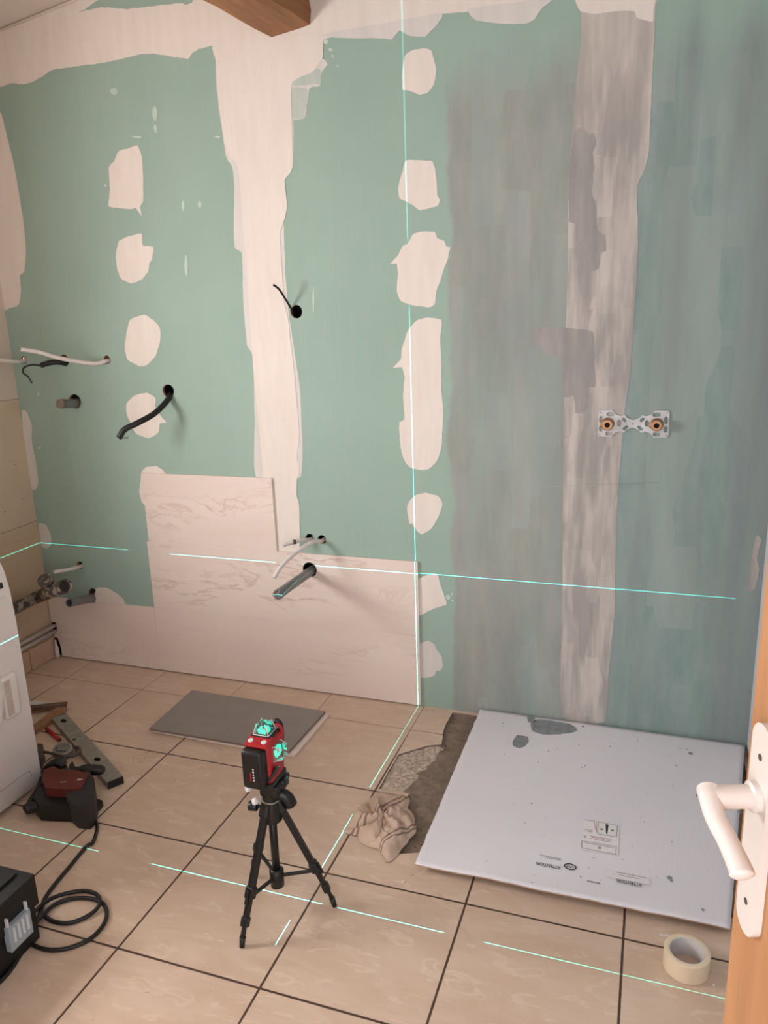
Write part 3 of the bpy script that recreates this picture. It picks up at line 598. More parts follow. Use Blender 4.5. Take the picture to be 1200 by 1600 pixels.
for s in (-1, 1):
    hs += [slot(s * .072, .031, .013, .006, 0), slot(s * .102, .013, .012, .005, 1.57), slot(s * .102, -.017, .010, .005, 1.57), slot(s * .075, -.034, .012, .0055, 0), slot(s * .0435, .002, .011, .0055, 1.57),
           slot(s * .023, -.014, .010, .0045, -s * .75), slot(s * .0285, .0135, .0085, .0045, s * .75), slot(s * .105, .037, .0018, .0018, 0), slot(s * .105, -.038, .0018, .0018, 0)]
bm = BM(); plate(bm, ol, hs + [slot(0, 0, .002, .002, 0)], lambda u, v, w: (u, -.005 + w, v), .0022); obj('mounting_plate', bm, M['zinc'], root)
for p in (vl, vr):
    bm = BM()
    lathe(bm, [(.017, 0), (.021, .001), (.021, .008), (.0195, .010), (.0195, .022), (.017, .024), (.0165, .033), (.0125, .0335), (.0085, .033), (.0085, .010)], (p.x - .000, -.004, p.z), (0, -1, 0), 24)
    box(bm, (p.x - .019, -.014, p.z - .001), (.010, .012, .016), bevel=.002)
    o = obj('brass_elbow', bm, M['brass'], root, smooth='edge'); bm = BM(); lathe(bm, [(.0082, 0), (.0082, .001)], (p.x, -.020, p.z), (0, -1, 0), 20); obj('bore', bm, M['bore'], o)
    bm = BM()
    for k in range(5): lathe(bm, [(.0150, 0), (.0168, 0), (.0178, .0008), (.0168, .0016), (.0150, .0016)], (p.x, -.029 - .0019 * k + .004, p.z), (0, -1, 0), 24, closed=True)
    obj('thread', bm, M['brass'], o)
# spirit line scratched on the primer
bm = BM(); a = fy(812, 762, -.0016); b = fy(1030, 754, -.0016); tube(bm, [a, a.lerp(b, .5), b], .0006, 4)
tag(obj('pencil_line', bm, M['feather']), 'thin pale level line drawn on the primed wall below the valve plate', 'mark')

# ================================================================== WASHING MACHINE
wx = -.125; wy = -.885; wy2 = wy - .60; wz = .862
root = thing('washing_machine', 'white front loading washing machine at the left edge', 'washing machine', (wx - .3, (wy + wy2) / 2, 0))
def rounded(w, h, r, n=8):
    o = []
    for cx, cy, a0 in ((w - r, r, -90), (w - r, h - r, 0), (r, h - r, 90), (r, r, 180)):
        for k in range(n + 1):
            t = math.radians(a0 + 90 * k / n); o.append((cx + r * math.cos(t), cy + r * math.sin(t)))
    return o
bm = BM()      # cabinet: side profile extruded through the width, its front bending back at the top
prof = [(-.60, .02), (-.008, .02), (0, .03), (.0, .60), (-.004, .70), (-.014, .77), (-.034, .825), (-.055, .838), (-.60, .838)]
ys = [wy - .012, wy - .003, wy, wy, wy2, wy2 + .003, wy2 + .012]
plate(bm, [(wx + x, z) for x, z in prof], [], lambda u, v, w: (u, wy - w, v), .60)
bmesh.ops.bevel(bm, geom=[e for e in bm.edges if len(e.link_faces) == 2 and e.calc_face_angle(0) > .6], offset=.009, segments=3, affect='EDGES')
obj('cabinet', bm, M['white'], root, smooth='edge')
bm = BM(); box(bm, (wx - .325, wy - .30, .850), (.57, .60, .022), bevel=.008, seg=3); obj('top_panel', bm, M['white'], root, smooth='edge')
# control panel on the sloping upper front
def onfront(u, z, d):   # u: distance from far side edge, z height, d stand-off
    if z < .60: x = 0; nx_, nz_ = 1, 0
    else:
        P_ = [(0, .60), (-.004, .70), (-.014, .77), (-.034, .825), (-.055, .838)]
        for (x0, q0), (x1, q1) in zip(P_, P_[1:]):
            if q0 <= z <= q1: x = x0 + (x1 - x0) * (z - q0) / (q1 - q0); break
        else: x = -.05
    return (wx + x + d, wy - u, z)
def panel(u0, u1, z0_, z1_, d0, d1, m, name, r=.01):
    bm = BM(); nu, nz = 10, 14; g0 = {}; g1 = {}
    for i in range(nu + 1):
        for j in range(nz + 1):
            u = u0 + (u1 - u0) * i / nu; z = z0_ + (z1_ - z0_) * j / nz
            ed = min(i, nu - i, j, nz - j); dd = d1 if ed > 0 else d1 * .4 + d0 * .6
            g0[i, j] = bm.verts.new(onfront(u, z, dd)); g1[i, j] = bm.verts.new(onfront(u, z, d0))
    for i in range(nu):
        for j in range(nz):
            bm.faces.new((g0[i, j], g0[i + 1, j], g0[i + 1, j + 1], g0[i, j + 1])); bm.faces.new((g1[i, j], g1[i, j + 1], g1[i + 1, j + 1], g1[i + 1, j]))
    for i in range(nu):
        bm.faces.new((g0[i, 0], g1[i, 0], g1[i + 1, 0], g0[i + 1, 0])); bm.faces.new((g0[i, nz], g0[i + 1, nz], g1[i + 1, nz], g1[i, nz]))
    for j in range(nz):
        bm.faces.new((g0[0, j], g0[0, j + 1], g1[0, j + 1], g1[0, j])); bm.faces.new((g0[nu, j], g1[nu, j], g1[nu, j + 1], g0[nu, j + 1]))
    return obj(name, bm, m, root, smooth='edge')
panel(.012, .56, .695, .80, -.004, .0035, M['white'], 'control_panel')
panel(.022, .048, .728, .746, 0, .0052, M['blackp'], 'display')
panel(.08, .15, .74, .745, 0, .0052, M['tileback'], 'printed_scale')
# porthole door
yc, zc = wy - .315, .42
bm = BM(); lathe(bm, [(.215, 0), (.213, .012), (.200, .022), (.180, .024), (.168, .016), (.150, .010), (.10, .016), (.0, .018)], (wx, yc, zc), (1, 0, 0), 64); dr = obj('porthole_door', bm, M['white'], root, smooth=True)
bm = BM(); box(bm, (wx + .004, wy - .078, .385), (.030, .062, .145), bevel=.012, seg=4); obj('door_handle', bm, M['white'], dr, smooth='edge')
bm = BM(); box(bm, (wx + .0180, wy - .092, .385), (.003, .024, .120), bevel=.001); obj('recess_shade', bm, plain('door grip in shaded white', rgb(192, 176, 168), .5), dr)  # flat strip without a hollow; the recess shade is in its darker colour
# filter flap outline
bm = BM(); zf = .090
tube(bm, [(wx + .0005, wy - .04, zf - .02), (wx + .0005, wy - .045, zf), (wx + .0005, wy - .06, zf + .004), (wx + .0005, wy2 + .05, zf + .004)], .0011, 6); obj('kick_panel_seam', bm, M['tileback'], root)
bm = BM(); box(bm, (wx - .05, wy - .30, .012), (.03, .52, .02)); obj('plinth', bm, M['bore'], root)
for yy in (wy - .05, wy2 + .05):
    for xx in (wx - .06, wx - .54):
        bm = BM(); lathe(bm, [(.02, 0), (.02, .008), (.009, .01), (.009, .025)], (xx, yy, 0.0), (0, 0, 1), 14); obj('foot', bm, M['blackr'], root)

# ================================================================== THINGS ON THE FLOOR
# ---- spare tiles lying face down
def slabtile(name, px, z_, t, label, mtop, mside):
    P = [fz(x, y, z_ + t) for x, y in px]; bm = BM()
    vt = [bm.verts.new(p) for p in P]; vb = [bm.verts.new((p.x, p.y, z_)) for p in P]
    f = bm.faces.new(vt); f.material_index = 0; f = bm.faces.new(vb[::-1]); f.material_index = 1
    for i in range(4): f = bm.faces.new((vt[i], vb[i], vb[(i + 1) % 4], vt[(i + 1) % 4])); f.material_index = 1
    o = obj(name, bm, [mtop, mside]); tag(o, label, 'tile', 'spare tiles lying on the floor'); return o
slabtile('spare_tile', [(309, 1081), (515, 1115), (460, 1180), (236, 1140)], .001, .009, 'spare tile lying lower in the floor stack with its pale edge showing', M['marble'], M['marble'])
slabtile('spare_tile', [(300, 1078), (508, 1111), (451, 1174), (233, 1138)], .0115, .009, 'grey backed spare tile on top of the floor stack behind the tripod', M['tileback'], M['tilecore'])

# ---- spirit level
zt = .026; L0 = fz(92, 1118, zt); L1 = fz(180, 1218, zt); ax = (L1 - L0).normalized(); side = Vector((ax.y, -ax.x, 0)); cw = .056; Llen = (L1 - L0).length
root = thing('spirit_level', 'dull aluminium spirit level lying flat beside the drill', 'level', (L0 + (L1 - L0) / 2) * 1.0); root.location.z = 0
pl = lambda u, v, w: tuple(L0 + ax * u + side * v + Vector((0, 0, -w)))
bm = BM(); hs2 = [circle(.055, 0, .018, 20, ry=.010), circle(.225, .016, .010, 16, ry=.007), circle(.42, 0, .017, 20, ry=.010)]
plate(bm, [(0, -cw / 2), (Llen - .004, -cw / 2), (Llen - .004, cw / 2), (0, cw / 2)], hs2, pl, .003)
for s in (-1, 1): box(bm, L0 + ax * (Llen / 2) + side * s * (cw / 2 - .0015) + Vector((0, 0, -.0125)), (Llen - .004, .003, .024), rot=Matrix.Rotation(math.atan2(ax.y, ax.x), 3, 'Z'))
plate(bm, [(0, -cw / 2), (Llen - .004, -cw / 2), (Llen - .004, cw / 2), (0, cw / 2)], [], lambda u, v, w: tuple(L0 + ax * u + side * v + Vector((0, 0, -.0245 - w))), .001)
obj('rail', bm, M['alu'], root)
for k, u in enumerate((.055, .225)):
    bm = BM(); tube(bm, [pl(u - .014, (0 if k == 0 else .016), .010), pl(u + .014, (0 if k == 0 else .016), .010)], .005, 12); obj('vial', bm, M['inkg'] if k else M['bore'], root)
for u, nm in ((Llen, 'end_cap'), (-.002, 'end_cap')):
    bm = BM(); box(bm, L0 + ax * u + Vector((0, 0, -.0125)), (.005, cw - .002, .0255), rot=Matrix.Rotation(math.atan2(ax.y, ax.x), 3, 'Z'), bevel=.001); obj(nm, bm, M['blackp'], root)

def slab(px, zr, z0_, z1_, bev=.002, seg=2):
    """outline taken on height zr, a solid between z0_ and z1_"""
    P = [fz(x, y, zr) for x, y in px]; bm = BM()
    plate(bm, [(p.x, p.y) for p in P], [], lambda u, v, w: (u, v, z0_ + w), z1_ - z0_)
    if bev: bmesh.ops.bevel(bm, geom=[e for e in bm.edges if len(e.link_faces) == 2 and e.calc_face_angle(0) > .5], offset=bev, segments=seg, affect='EDGES')
    return bm
# ---- red pencil, wood pieces
bm = BM(); a = fz(73, 1139, .008); b = fz(93, 1156, .008); tube(bm, [a, b], .0075, 8); root = thing('carpenter_pencil', 'short dark red carpenter pencil between the wood strips and spirit level', 'pencil', (a.x, a.y, 0))
obj('barrel', bm, M['red'], root); bm = BM(); d = (b - a).normalized(); lathe(bm, [(.0068, 0), (.002, .008)], b, d, 8); obj('tip', bm, M['dred'], root)
o = obj('wood_strip', slab([(50, 1134), (52, 1143), (97, 1113), (104, 1103), (96, 1099)], .020, .001, .020), [M['rust']]); tag(o, 'worn brown wooden batten pointing under the washing machine', 'wood strip')
o = obj('wood_strip', slab([(48, 1108), (49, 1112), (95, 1102), (94, 1099)], .012, .001, .012, .001), [M['rust']]); tag(o, 'thin lower wood strip behind the brown batten', 'wood strip')
o = obj('wood_strip', slab([(48, 1102), (49, 1106), (104, 1100), (105, 1096), (93, 1097)], .031, .0215, .031, .001), [M['rustd']]); tag(o, 'thin upper wood strip with dark end resting on the batten', 'wood strip')
o = obj('tile_offcut', slab([(44, 1095), (66, 1095), (70, 1097), (64, 1101), (44, 1101)], .008, .001, .008, .001), [M['core']]); tag(o, 'small pale tile offcut next to the washing machine', 'offcut')
# ---- steel clamp with ring
root = thing('screw_clamp', 'dull steel screw clamp with round jaw lying beside the drill', 'clamp', fz(90, 1175, 0))
bm = BM(); tube(bm, spline([fz(60, 1173, .035), fz(80, 1177, .035), fz(100, 1182, .035), fz(115, 1181, .035), fz(123, 1175, .035), fz(124, 1169, .035), fz(119, 1167, .035)], 6), .0055, 10); obj('hook_bar', bm, M['steel'], root)
bm = BM(); c_ = fz(98, 1174, .02); lathe(bm, [(.030, -.018), (.034, -.01), (.034, .012), (.026, .016), (.024, -.018)], c_, (.2, -.1, 1), 24, closed=True); obj('round_jaw', bm, M['tileback'], root, smooth='edge')
o = obj('sliding_arm', slab([(88, 1172), (98, 1161), (108, 1160), (112, 1168), (106, 1172)], .030, .001, .030, .003), M['alu'], root)
o = obj('end_block', slab([(58, 1162), (67, 1162), (68, 1170), (64, 1184), (60, 1184)], .045, .001, .045, .003), M['steel'], root)
bm = BM(); tube(bm, [fz(100, 1183, .034), fz(102, 1192, .034)], .006, 8); tube(bm, [fz(100, 1183, .001), fz(100, 1183, .034)], .005, 8); obj('spindle', bm, M['steel'], root)

# ---- hammer drill
dc = fz(100, 1235, 0); root = thing('hammer_drill', 'red and black hammer drill lying on its side by the washing machine', 'drill', dc)
o = obj('motor_housing', slab([(118, 1212), (140, 1208), (148, 1222), (149, 1240), (145, 1256), (136, 1264), (118, 1262), (104, 1250), (106, 1228)], .075, .002, .085, .016, 4), M['darkg'], root, smooth='edge')
o = obj('gear_housing', slab([(68, 1206), (84, 1200), (92, 1204), (120, 1206), (139, 1212), (133, 1222), (128, 1234), (104, 1236), (72, 1234), (66, 1220)], .085, .006, .092, .010, 3), M['dred'], root, smooth='edge')
lg = fz(95, 1222, .0925); rz_ = Matrix.Translation((lg.x, lg.y, .0921)) @ Matrix.Rotation(.33, 4, 'Z')
bm = BM()
for k in range(5): box(bm, tuple(rz_ @ Vector((.004 * k, .001 * (k % 2), 0))), (.0028, .0016 + .001 * (k % 2), .0004))
obj('maker_lettering', bm, M['core'], root)
tt_ = fz(122, 1218, .0925); bm = BM()
for k in range(3): box(bm, (tt_.x + .0055 * k, tt_.y + .0018 * k, .0921), (.0042, .0070, .0004), rot=Matrix.Rotation(.33, 3, 'Z'))
obj('size_lettering', bm, M['core'], root)
o = obj('lower_shell', slab([(62, 1228), (72, 1233), (106, 1234), (116, 1250), (112, 1260), (60, 1258), (52, 1248)], .060, .004, .062, .010, 3), M['blackp'], root, smooth='edge')
bm = BM(); tube(bm, spline([fz(38, 1268, .03), fz(48, 1262, .035), fz(70, 1260, .037), (fz(95, 1260, .037)), fz(120, 1258, .037)], 6), [.012, .015, .018] + [.019] * 20 + [.020, .020], 16); obj('rear_grip', bm, M['blackp'], root)
bm = BM(); tube(bm, spline([fz(42, 1264, .03), fz(50, 1250, .03), fz(60, 1235, .035), fz(68, 1215, .04)], 5), .012, 12); obj('grip_bow', bm, M['blackp'], root)
bm = BM(); a = fz(84, 1208, .045); b = fz(96, 1190, .045); d = (b - a).normalized(); lathe(bm, [(.040, -.01), (.040, .012), (.036, .018), (.036, .030), (.024, .040), (.022, .055), (.014, .060), (.012, .075)], a, d, 24); obj('chuck', bm, M['blackr'], root, smooth='edge')
bm = BM(); tube(bm, spline([fz(66, 1207, .05), fz(74, 1198, .07), fz(88, 1192, .088), fz(100, 1198, .080)], 5), .008, 10); obj('clamp_ring', bm, M['blackr'], root)
bm = BM(); a = fz(112, 1203, .070); b = fz(163, 1203, .070); n2 = 12
tube(bm, [a.lerp(b, k / n2) for k in range(n2 + 1)], [.012, .012, .011, .013, .016, .018, .019, .019, .019, .018, .018, .016, .010], 16); obj('side_handle', bm, M['blackr'], root, smooth=True)
o = obj('handle_flange', slab([(104, 1206), (110, 1192), (114, 1190), (118, 1200), (120, 1209)], .075, .050, .075, .003), M['blackr'], root)
o = obj('trigger_foot', slab([(134, 1248), (146, 1250), (161, 1255), (152, 1266), (138, 1271), (128, 1266)], .012, .001, .022, .004), M['blackr'], root)
C6 = lambda x, y: (x / 4.0, 1300 + y / 4.0)
cpx = [((140, 1266), .012), ((147, 1277), .008), ((152, 1290), .006), ((150, 1303), .006), ((144, 1318), .006)] + [(C6(*p), z) for p, z in [((540, 90), .006), ((440, 210), .006), ((340, 330), .006), ((280, 415), .006), ((258, 480), .008), ((235, 545), .010), ((195, 610), .010), ((178, 655), .008), ((200, 700), .006), ((260, 728), .006), ((340, 738), .006), ((440, 722), .006), ((560, 670), .006), ((640, 590), .006), ((668, 510), .006), ((640, 445), .007), ((560, 415), .007), ((450, 417), .006), ((350, 450), .007), ((285, 500), .012), ((235, 548), .022), ((205, 545), .024), ((215, 500), .022), ((300, 428), .016), ((400, 388), .010), ((520, 368), .006), ((600, 388), .010), ((625, 430), .018), ((600, 485), .010), ((520, 540), .006), ((420, 570), .006), ((330, 558), .006), ((275, 525), .010), ((245, 530), .020), ((215, 590), .022), ((165, 690), .006), ((125, 770), .006), ((60, 870), .006), ((0, 935), .006), ((-80, 1010), .006)]]
bm = BM(); tube(bm, spline([fz(p[0], p[1], z) for p, z in cpx], 6), .0055, 12); obj('power_cord', bm, M['blackr'], root)

# ---- tool case
c0 = fz(72, 1462, .0); c1 = fz(-40, 1578, 0.0); ex = (c1 - c0); ex.z = 0; ex.normalize(); ey = Vector((ex.y, -ex.x, 0))
if ey.x > 0: ey = -ey
# case height from the picture of its far upper corner
best = min((abs((fz(56, 1364, z) - c0).xy.length - 0.0), z) for z in [k * .005 for k in range(10, 60)])
CH = best[1]
root = thing('tool_case', 'black plastic tool case in the lower left corner of the photo', 'case', c0 + ex * .2 + ey * .15)
def cbox(u0, u1, v0, v1, z0_, z1_, name, m, bev=.006, par=None):
    bm = BM(); P = [(u0, v0), (u1, v0), (u1, v1), (u0, v1)]
    plate(bm, P, [], lambda u, v, w: tuple(c0 + ex * u + ey * v + Vector((0, 0, z0_ + w))), z1_ - z0_)
    bmesh.ops.bevel(bm, geom=bm.edges[:] if bev and False else [e for e in bm.edges if len(e.link_faces) == 2 and e.calc_face_angle(0) > .5], offset=bev, segments=3, affect='EDGES')
    return obj(name, bm, m, par or root, smooth='edge')
cbox(0.012, .44, .008, .36, .004, CH * .55, 'lower_shell', M['blackc'], .015)
cbox(0.004, .45, .000, .37, CH * .55, CH, 'lid', M['blackc'], .018)
for v in (.06, .18, .30): cbox(.02, .43, v - .02, v + .02, CH - .003, CH + .006, 'lid_rib', M['blackc'], .003)
cbox(-.004, .02, .04, .33, CH * .45, CH * .6, 'rim', M['blackc'], .004)
lt = cbox(.045, .115, -.012, .004, CH * .30, CH * .66, 'latch', M['latch'], .003)
for k in range(4): cbox(.055 + .014 * k, .060 + .014 * k, -.0145, -.010, CH * .40, CH * .62, 'latch_rib', M['silver'], .0008, lt)
for u in (.05, .11): cbox(u - .002, u + .002, -.010, -.002, CH * .62, CH * .78, 'latch_wire', M['silver'], .0008, lt)

# ---- crumpled floorcloth
cpts = [fz(x, y, .004) for x, y in [(592, 1237), (612, 1241), (641, 1247), (636, 1262), (648, 1285), (650, 1300), (640, 1310), (628, 1325), (606, 1348), (598, 1336), (592, 1326), (562, 1315), (560, 1306), (536, 1298), (545, 1282), (560, 1262), (575, 1250)]]
cc = sum((Vector((p.x, p.y, 0)) for p in cpts), Vector()) / len(cpts); bm = BM(); NR, NA = 34, 150
angs = sorted([(math.atan2(p.y - cc.y, p.x - cc.x), (Vector((p.x, p.y, 0)) - cc).length) for p in cpts])
def rad(t):
    A2 = [(angs[-1][0] - 2 * math.pi, angs[-1][1])] + angs + [(angs[0][0] + 2 * math.pi, angs[0][1])]
    for (a0, r0), (a1, r1) in zip(A2, A2[1:]):
        if a0 <= t <= a1: return r0 + (r1 - r0) * (t - a0) / (a1 - a0 + 1e-9)
    return angs[0][1]
RG = []
for i in range(NR + 1):
    s = i / NR; row = []
    for k in range(NA):
        t = -math.pi + 2 * math.pi * k / NA; tw = t + 0.9 * (1 - s) ** 2
        r = rad(t) * s
        fold = abs(math.sin(2.5 * tw + 4.5 * s + 1.2 * noise.noise(Vector((math.cos(t) * 1.5, math.sin(t) * 1.5, 3)))))
        fold2 = abs(noise.noise(Vector((math.cos(tw) * s * 5, math.sin(tw) * s * 5, 7)))) + .35 * abs(noise.noise(Vector((math.cos(tw) * s * 13, math.sin(tw) * s * 13, 2))))
        z = .003 + .024 * fold ** 1.3 * math.sin(math.pi * min(1, s * .9 + .1)) ** .7 + .030 * fold2 * (1 - s) + .014 * (1 - s)
        z = z * (1 if s < .85 else 1 - (s - .85) / .15 * .75)
        row.append(bm.verts.new((cc.x + r * math.cos(t), cc.y + r * math.sin(t), max(.002, z))))
    RG.append(row)
for A, B in zip(RG, RG[1:]):
    for k in range(NA): bm.faces.new((A[k], A[(k + 1) % NA], B[(k + 1) % NA], B[k]))
bmesh.ops.remove_doubles(bm, verts=RG[0], dist=.001)
rag = obj('floorcloth', bm, M['rag'], smooth=True); tag(rag, 'crumpled beige striped floorcloth beside the opened mortar strip', 'cloth')
sm = rag.modifiers.new('thickness', 'SOLIDIFY'); sm.thickness = .0015; sm.offset = 1

# ---- cardboard sheet
K = [Vector((1.197, -.006, 0)), Vector((2.120, -.014, 0)), Vector((2.014, -.912, 0)), Vector((1.201, -.913, 0))]
K = [fz(752, 1104, .027), fz(1164, 1162, .027), fz(1141, 1450, .027), fz(648, 1349, .027)]
K[0].y = min(K[0].y, -.008); K[1].y = min(K[1].y, -.010)
root = thing('cardboard_sheet', 'large white corrugated cardboard sheet covering the shower base', 'cardboard', (1.65, -.45, 0)); bm = BM(); nu, nv = 60, 50; top = {}; btm = {}
for i in range(nu + 1):
    for j in range(nv + 1):
        s, t = i / nu, j / nv; p = K[0].lerp(K[1], s).lerp(K[3].lerp(K[2], s), t)
        wz_ = .0015 * noise.noise(Vector((p.x * 4, p.y * 4, 5)))
        if t > .9: wz_ += (t - .9) * .03 * (noise.noise(Vector((p.x * 6, 0, 2))) - .2)
        if i == 0 or j == nv: p = p + Vector((noise.noise(Vector((p.x * 30, p.y * 30, 1))) * .003, noise.noise(Vector((p.x * 30, p.y * 30, 6))) * .002, 0))
        z = .0265 + wz_; top[i, j] = bm.verts.new((p.x, p.y, z)); btm[i, j] = bm.verts.new((p.x, p.y, z - .004))
for i in range(nu):
    for j in range(nv):
        f = bm.faces.new((top[i, j], top[i, j + 1], top[i + 1, j + 1], top[i + 1, j])); f.smooth = True; f = bm.faces.new((btm[i, j], btm[i + 1, j], btm[i + 1, j + 1], btm[i, j + 1])); f.material_index = 1
for i in range(nu):
    for j, q in ((0, 0), (nv, 1)): f = bm.faces.new((top[i, j], top[i + 1, j], btm[i + 1, j], btm[i, j])); f.material_index = 1
for j in range(nv):
    for i in (0, nu): f = bm.faces.new((top[i, j], top[i, j + 1], btm[i, j + 1], btm[i, j])); f.material_index = 1
obj('sheet', bm, [M['card'], plain('brown corrugated edge', rgb(176, 146, 124), .9)], root)
ZC = .0282
def onc(x, y): p = fz(x, y, ZC); return p
cdir = (K[2] - K[3]).normalized(); cang = math.atan2(cdir.y, cdir.x)
def ctext(body, px, size, m, name='printed_text', dz=0.0):
    p = onc(*px); return text(name, body, size, Matrix.Translation((p.x, p.y, ZC + dz + .0002)) @ Matrix.Rotation(cang + math.pi, 4, 'Z') @ Matrix.Diagonal((1, 1.45, 1, 1)), m, root)
def cquad(px, m, name, z=0.0, th=.0004):
    P = [onc(*p) for p in px]; b2 = BM(); plate(b2, [(p.x, p.y) for p in P], [], lambda u, v, w: (u, v, ZC + z - w), th); return obj(name, b2, m, root)
def strokes(px, n, w, name='small_print', dz=0.0, h=.0022, gap=.0012):
    p = onc(*px); b2 = BM(); random.seed(int(px[0])); u = -w / 2; dx = Vector((math.cos(cang), math.sin(cang), 0))
    while u < w / 2:
        l_ = random.uniform(.002, .007); q_ = Vector((p.x, p.y, ZC + dz + .0002)) + dx * (u + l_ / 2); box(b2, q_, (l_, h, .0003), rot=Matrix.Rotation(cang, 3, 'Z')); u += l_ + gap
    return obj(name, b2, M['ink'], root)
ctext('ATTENTION', (857, 1350), .0120, M['ink']); strokes((860, 1339), 8, .060, h=.0012); strokes((862, 1341.5), 8, .04, h=.0012)
# oval logo
lc = onc(891, 1354); bm = BM(); e2 = [(.024, .014), (.019, .0095)]
def oval(a, b, n=32): return [(lc.x + a * math.cos(t) * math.cos(cang) - b * math.sin(t) * math.sin(cang), lc.y + a * math.cos(t) * math.sin(cang) + b * math.sin(t) * math.cos(cang)) for t in [2 * math.pi * k / n for k in range(n)]]
plate(bm, oval(.017, .0125), [oval(.0135, .0092)], lambda u, v, w: (u, v, ZC + .0003 - w), .0004); obj('oval_logo', bm, M['ink'], root)
bm = BM()
for (u_, v_, a_) in ((-.008, -.001, .5), (-.003, .002, -.5), (.002, -.002, .9), (.006, .002, -.3)): box(bm, (lc.x + u_, lc.y + v_ - .001, ZC + .0004), (.0065, .0018, .0003), rot=Matrix.Rotation(a_, 3, 'Z'))
obj('logo_lettering', bm, M['ink'], root)
cquad([(950, 1360), (1014, 1372), (1017, 1383), (948, 1370)], M['label'], 'sticker', .0004)
ctext('ATTENTION', (983, 1377.5), .0115, M['ink'], dz=.0006); strokes((984, 1367), 8, .075, dz=.0006, h=.0012); strokes((982, 1370), 8, .05, dz=.0006, h=.0010); strokes((926, 1378), 4, .028, h=.0026)
# instruction sticker with its drawings
cquad([(913, 1280), (968, 1288), (966, 1336), (908, 1328)], M['label'], 'instruction_sticker', .0004)
def cline(a, b, w, m, name):
    A, B = onc(*a), onc(*b); d = (B - A); d.z = 0; L_ = d.length; ang = math.atan2(d.y, d.x); b2 = BM(); box(b2, ((A.x + B.x) / 2, (A.y + B.y) / 2, ZC + .0007), (L_, w, .0003), rot=Matrix.Rotation(ang, 3, 'Z')); return b2
bm = BM()
def L(a, b, w=.0011):
    A, B = onc(*a), onc(*b); d = (B - A); box(bm, ((A.x + B.x) / 2, (A.y + B.y) / 2, ZC + .0007), (Vector((d.x, d.y, 0)).length, w, .0003), rot=Matrix.Rotation(math.atan2(d.y, d.x), 3, 'Z'))
for a, b in (((913, 1281), (932, 1284)), ((934, 1284), (965, 1290)), ((965, 1290), (963, 1308)), ((963, 1308), (934, 1303)), ((934, 1303), (935, 1284)), ((909, 1314), (963, 1323)), ((963, 1323), (962, 1335)), ((962, 1335), (909, 1325)), ((909, 1325), (909, 1314)), ((914, 1317), (959, 1325)), ((914, 1296), (926, 1298)), ((912, 1298), (926, 1300.5))): L(a, b)
obj('sticker_frame', bm, M['ink'], root)
cquad([(946, 1288), (951, 1289), (949, 1303), (947, 1303)], M['ink'], 'sticker_wedge', .0008)
bm = BM()
for a, b in (((928, 1285), (932, 1301)), ((932, 1286), (932, 1301)), ((922, 1306), (955, 1312)), ((924, 1308), (955, 1314.5)), ((922, 1310), (953, 1316)), ((912, 1306), (916, 1307)), ((912, 1306), (914, 1309)), ((916, 1307), (914, 1309))): L(a, b, .0013)
obj('sticker_warning_lines', bm, M['inkr'], root)
for q in ((940, 1296), (957, 1298), (937, 1325)):
    b2 = BM(); p = onc(*q); lathe(b2, [(.0045, 0), (.0045, .0003)], (p.x, p.y, ZC + .0006), (0, 0, 1), 14); obj('sticker_symbol', b2, M['inkg'], root)
# dried primer on the sheet
def cblob(px, name='primer_splash', seed=1, amp=.003):
    P = [onc(*p) for p in px]; out = ragged([(p.x, p.y) for p in P], amp, .008, seed); b2 = BM(); plate(b2, out, [], lambda u, v, w: (u, v, ZC + .0002 - w), .0004); obj(name, b2, M['spot'], root)
cblob([(829, 1131), (840, 1124), (860, 1126), (890, 1131), (902, 1140), (895, 1144), (870, 1147), (850, 1147), (832, 1142)], seed=2)
cblob([(801, 1158), (808, 1149), (825, 1151), (824, 1162), (812, 1169), (801, 1165)], seed=3); cblob([(823, 1120), (834, 1119), (836, 1128), (826, 1128)], seed=4)
bm = BM()
random.seed(11)
for (x, y, r) in [(911, 1135, .005), (1079, 1177, .008), (1073, 1171, .003), (1091, 1243, .008), (1157, 1269, .006), (1046, 1371, .007), (1049, 1376, .004), (1098, 1421, .004), (857, 1173, .003), (953, 1166, .003), (905, 1163, .002), (958, 1162, .002), (914, 1196, .003), (909, 1199, .002), (1027, 1147, .002), (1057, 1196, .003), (786, 1130, .003), (787, 1136, .002), (1050, 1315, .002), (890, 1420, .0)] + [(random.uniform(760, 1140), random.uniform(1125, 1380), random.choice([.0009, .0013, .002])) for _ in range(60)]:
    if r == 0: continue
    p = onc(x, y); bm = BM(); lathe(bm, [(r, -.0003), (r * .8, .0004)], (p.x, p.y, ZC), (0, 0, 1), 9); obj('primer_drop', bm, M['spot'], root)

# ---- masking tape
tcn = Vector((1.9115, -1.035, 0)); root = thing('masking_tape', 'roll of cream masking tape lying on the floor before the cardboard', 'tape', tcn)
bm = BM(); lathe(bm, [(.0505, 0), (.052, .001), (.052, .047), (.0505, .048), (.041, .048), (.041, 0)], (tcn.x, tcn.y, .0005), (0, 0, 1), 48, closed=True); obj('tape_roll', bm, M['cream'], root, smooth='edge')
bm = BM(); lathe(bm, [(.0408, 0), (.0408, .0475), (.0385, .0475), (.0385, 0)], (tcn.x, tcn.y, .0006), (0, 0, 1), 48, closed=True); obj('core', bm, M['core'], root, smooth='edge')
bm = BM(); a = fz(1042, 1462, .046); b = fz(1033, 1460, .047); box(bm, (a + b) / 2, (.022, .006, .0006), rot=Matrix.Rotation(.2, 3, 'Z')); obj('loose_end', bm, M['core'], root)

